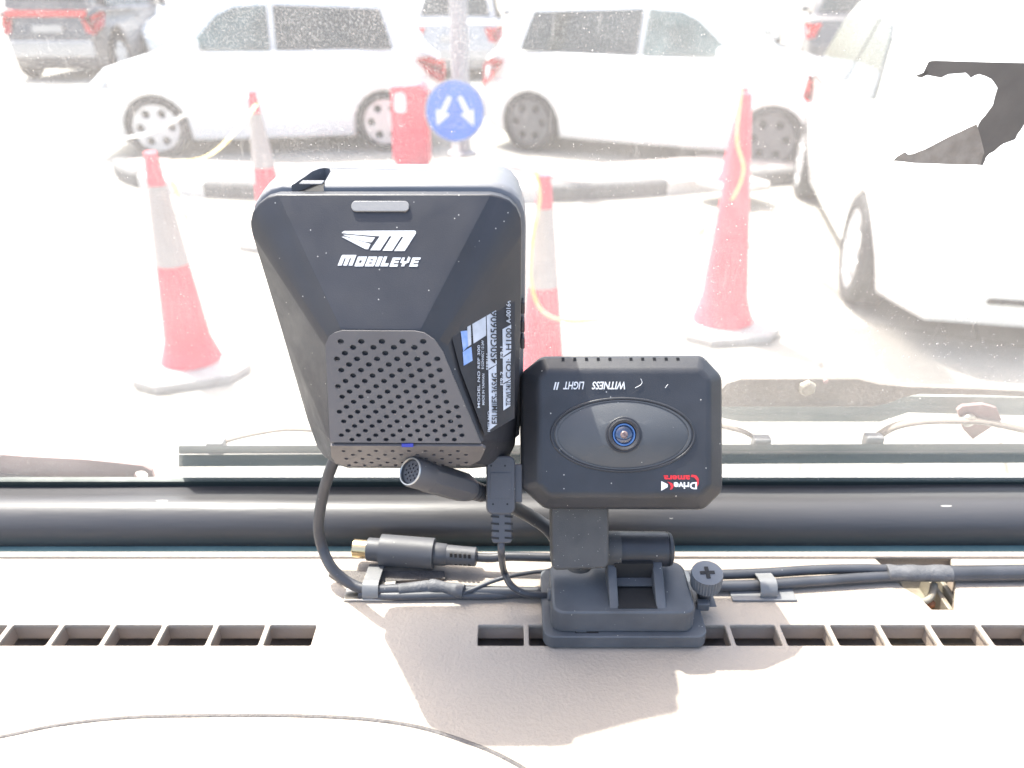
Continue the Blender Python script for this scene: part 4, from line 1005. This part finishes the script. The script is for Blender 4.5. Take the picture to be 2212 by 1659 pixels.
lc2 = thing('lower_cable', 'second black cable lying under the main one beside the camera base', 'cable', onz(830, 1285, ZD))
tube('cable_sheath', [onz(776,1284,ZD+.0015), onz(840,1288,ZD+.0016), onz(950,1286,ZD+.0018), onz(1060,1286,ZD+.0018), onz(1120,1282,ZD+.0018), onz(1260,1275,ZD+.002)], .0019, M['rubber'], lc2)

# strap clips and a flat dark brown patch
cl = thing('cable_clip', 'grey strap clip holding the cable left of the camera mount', 'clip', onz(804, 1290, ZD), 'cable clips on the dashboard')
def strap(t, pxa, pxb, ytop, ybot, zt, m=M['clip']):
    w_ = onz(pxb, ybot, ZD).x - onz(pxa, ybot, ZD).x; xc = onz((pxa+pxb)/2, (ytop+ybot)/2, ZD+.004).x
    yf = onz(pxa, ybot, ZD+.001).y; yb2 = onz(pxa, ytop, ZD+.002).y
    arc_ = [(yf, ZD+.0005), (yf-.0004, ZD+.003), (yf+.0015, ZD+zt*.92), (yf+.0040, ZD+zt), (yf+.0065, ZD+zt*.9), (yb2-.001, ZD+.003), (yb2, ZD+.0006)]
    A3 = catmull([Vector((0, y, z)) for y, z in arc_], 4)
    rings = []
    for i, p in enumerate(A3):
        tt = (A3[min(i+1, len(A3)-1)]-A3[max(i-1, 0)]).normalized(); nn = Vector((0, -tt.z, tt.y))
        rings.append([Vector((xc-w_/2, p.y, p.z)), Vector((xc+w_/2, p.y, p.z)), Vector((xc+w_/2, p.y, p.z))+nn*.0006, Vector((xc-w_/2, p.y, p.z))+nn*.0006])
    o = loft('strap', rings, m, t); smooth_angle(o.data, 40)
strap(cl, 788, 822, 1222, 1292, .0066)
a_ = onz(742, 1300, ZD); b2 = onz(850, 1292, ZD)
box('clip_base', (a_.x, a_.y, ZD), (b2.x, onz(800,1250,ZD).y, ZD+.0011), M['steel'], cl, .0003)
fp = thing('dark_patch', 'dark brown flat patch under the round plug', 'pad', onz(850, 1245, ZD))
plate('pad', [zuv(x, y) for x, y in ((710,1245),(730,1236),(800,1238),(960,1238),(962,1254),(800,1262),(760,1268),(735,1262))], [], Matrix.Translation((0,0,ZD+.0007)), M['darkbrown'], fp, .0006)  # thin dark brown sheet lying on the dashboard below the plug
cl2 = thing('cable_clip', 'grey strap clip holding the paired cables right of the camera mount', 'clip', onz(1652, 1290, ZD), 'cable clips on the dashboard')
strap(cl2, 1636, 1672, 1232, 1288, .0066)
box('clip_base', (onz(1582,1300,ZD).x, onz(1582,1300,ZD).y, ZD), (onz(1722,1300,ZD).x, onz(1582,1270,ZD).y, ZD+.0010), M['clip'], cl2, .0003)
ru_ = thing('upper_cable', 'upper black cable of the taped pair running right from the camera', 'cable', onz(1750, 1233, ZD))
tube('cable_sheath', [onz(1440,1243,ZD+.004), onz(1560,1241,ZD+.004), onz(1650,1238,ZD+.004), onz(1760,1231,ZD+.004), onz(1860,1229,ZD+.0045), onz(1960,1231,ZD+.0045), onz(2060,1232,ZD+.0045), onz(2230,1230,ZD+.0045), onz(2450,1228,ZD+.0045)], .0022, M['rubber'], ru_, seg=16)
rl_ = thing('bottom_cable', 'lower black cable of the taped pair running right from the camera', 'cable', onz(1750, 1258, ZD))
tube('cable_sheath', [onz(1440,1262,ZD+.0028), onz(1560,1266,ZD+.0026), onz(1660,1263,ZD+.0026), onz(1760,1256,ZD+.0028), onz(1860,1249,ZD+.003), onz(1940,1245,ZD+.003), onz(2060,1245,ZD+.003), onz(2230,1243,ZD+.003), onz(2450,1240,ZD+.003)], .0024, M['rubber'], rl_, seg=16)
tube('tape_wrap', [onz(1914,1237,ZD+.0038), onz(1950,1238,ZD+.0038), onz(2000,1238,ZD+.0038), onz(2052,1238,ZD+.0038)], lambda t: .0040+.0002*math.sin(t*17), M['tape'], rl_, seg=14, flat=.85)
tube('sleeve', [onz(2048,1239,ZD+.0036), onz(2120,1238,ZD+.0036), onz(2300,1236,ZD+.0036), onz(2450,1234,ZD+.0036)], .0034, M['rubber'], rl_, seg=16)

# round multi-pin socket pointing at the viewer
sk = thing('round_socket', 'black round multi pin socket lying against the tall device', 'connector', ony(886, 1017, .232))
s0 = ony(888, 1019, .2330); s1 = ony(1042, 1065, .2560); axs = (s1-s0).normalized(); Ls = (s1-s0).length; rS = .0054
lathe('socket_shell', [(0.0012,.0001),(.0012,rS*.80),(-.0004,rS*.84),(-.0004,rS*.99),(.0004,rS*1.03),(Ls*.20,rS*1.03)], s0, axs, M['plug'], sk, 40)
lathe('socket_ring', [(-.0005,rS*.83),(-.0008,rS*.86),(-.0008,rS*.93),(-.0003,rS*.96),(-.0005,rS*.83)], s0, axs, M['steel'], sk, 36, caps=False)
sf = Fr(s0, (1,0,0), -axs)
pinh = [circ(0,0,.0004,n=8)] + [circ(.0016*math.cos(a_), .0016*math.sin(a_), .0004, n=8) for a_ in [2*math.pi*k/6 for k in range(6)]] + [circ(.0029*math.cos(a_), .0029*math.sin(a_), .0004, n=8) for a_ in [2*math.pi*k/10+.2 for k in range(10)]]
plate('pin_insert', circ(0,0,rS*.79,n=30), pinh, sf.M(-.0006), M['plug'], sk, .0002)
o = lathe('socket_body', [(Ls*.18,rS*1.0),(Ls*.22,rS*1.12),(Ls*.70,rS*1.10),(Ls*.80,rS*.92),(Ls*.81,rS*.80)], s0, axs, M['plug'], sk, 8, ang=20); bev(o, .0006, 2, 20)
for k in range(4): lathe('relief_rib', [(Ls*(.80+k*.055),rS*(.74-k*.02)),(Ls*(.835+k*.055),rS*(.74-k*.02))], s0, axs, M['plug'], sk, 20)
sc2 = thing('socket_cable', 'thick grey cable from the round socket passing behind the camera stem', 'cable', s1)
tube('cable_sheath', [s1 - axs*.004, s1 + axs*.006, ony(1114,1098,.270), ony(1150,1118,.275), ony(1188,1146,.276), ony(1215,1190,.273), ony(1230,1230,.270)], .0031, M['rubber'], sc2, seg=18)

# mini din plug lying above the clip
dn = thing('round_plug', 'black round plug with a brass tip lying above the left clip', 'connector', ony(850, 1190, .262))
q0 = onz(764, 1184, ZD+.0085); q1 = onz(1030, 1203, ZD+.0075); axd = (q1-q0).normalized(); Ld = (q1-q0).length
rD = .0072
lathe('brass_tip', [(.0018,.0036),(0,.0040),(.0002,.0042),(Ld*.12,.0042)], q0, axd, M['gold'], dn, 28)
lathe('plug_collar', [(Ld*.115,.0050),(Ld*.12,.0053),(Ld*.225,.0053)], q0, axd, M['plug'], dn, 28)
lathe('plug_body', [(Ld*.22,.0060),(Ld*.225,.0073),(Ld*.655,.0071),(Ld*.66,.0064)], q0, axd, M['plug'], dn, 36)
lathe('plug_neck', [(Ld*.655,.0052),(Ld*.75,.0050),(Ld*.76,.0046)], q0, axd, M['plug'], dn, 20)
lathe('strain_relief', [(Ld*.75,.0046),(Ld*.99,.0043),(Ld*1.0,.0036)], q0, axd, M['plug'], dn, 20)
for k in range(5):
    for s in (-1, 1):
        c = q0 + axd*(Ld*(.80+k*.036)) + Vector((0, -.0030, .0022*s+.0012)); box('relief_slot', (c.x-.0006, c.y-.0012, c.z-.0011), (c.x+.0006, c.y-.0004, c.z+.0011), M['dark'], dn)
dcab = thing('plug_cable', 'black cable running from the brass tipped plug to the camera stem', 'cable', q1)
tube('cable_sheath', [q1-axd*.004, q1+axd*.006, onz(1100,1202,ZD+.008), onz(1190,1204,ZD+.008), onz(1300,1206,ZD+.008)], .0021, M['rubber'], dcab, seg=16)

# flat angled plug pushed into the camera's side, and its cable
up_ = thing('angled_plug', 'flat black right angled plug pushed into the left side of the camera', 'connector', ony(1082, 1170, .256))
UF = Fr(ony(1082, 1045, .2520), (1,0,0), (0, vdir.y, vdir.z))
def uquad(name, pts, wf, wb_, m, bvl=.0012, seg=4, parent=up_):
    o = loft(name, [[UF.P(x, y, wf) for x, y in pts], [UF.p(*UF.uv(x, y, wf), wb_) for x, y in pts]], m, parent); bev(o, bvl, seg, 25); return o
uquad('plug_body', rrect(1050, 985, 1113, 1112, 16, 5), .003, -.006, M['plug'], .0009)
uquad('plug_shoulder', [(1108,1003),(1128,1003),(1128,1086),(1108,1086)], .001, -.004, M['plug'], .0005)
for x, y in ((1061,1006),(1091,1006),(1065,1089),(1096,1089)):
    lathe('pin_mark', [(0,.0004),(.0001,.0004)], UF.P(x, y, .003), UF.n, M['dark'], up_, 10)
fr2 = [UF.uv(x, y, .0031) for x, y in ((1060,1022),(1103,1022),(1103,1076),(1060,1076))]
plate('raised_panel', fr2, [], UF.M(.0031), M['plug'], up_, .0001, .0001)
uquad('strain_relief', [(1062,1108),(1104,1108),(1106,1168),(1102,1174),(1066,1174),(1062,1168)], .0022, -.0045, M['plug'], .0008)
for k in range(4):
    for (xa, xb) in ((1060,1078),(1090,1108)):
        y = 1113+k*15.5; pts = [UF.P(x, yy2, .0024) for x, yy2 in ((xa,y),(xb,y+1),(xb,y+6),(xa,y+4))]
        from_pydata('relief_slot', pts + [p - UF.n*.0008 for p in pts], [(0,1,2,3),(7,6,5,4),(0,1,5,4),(1,2,6,5),(2,3,7,6),(3,0,4,7)], M['dark'], up_)
uc = thing('looping_cable', 'thin black cable looping from the angled plug down to the camera base', 'cable', ony(1086, 1228, .262))
tube('cable_sheath', [UF.P(1083,1165,-.001), UF.P(1083,1195,-.001), ony(1088,1232,.2585), onz(1104,1264,ZD+.012), onz(1135,1282,ZD+.009), onz(1182,1286,ZD+.0068)], .00145, M['rubber'], uc, seg=14)
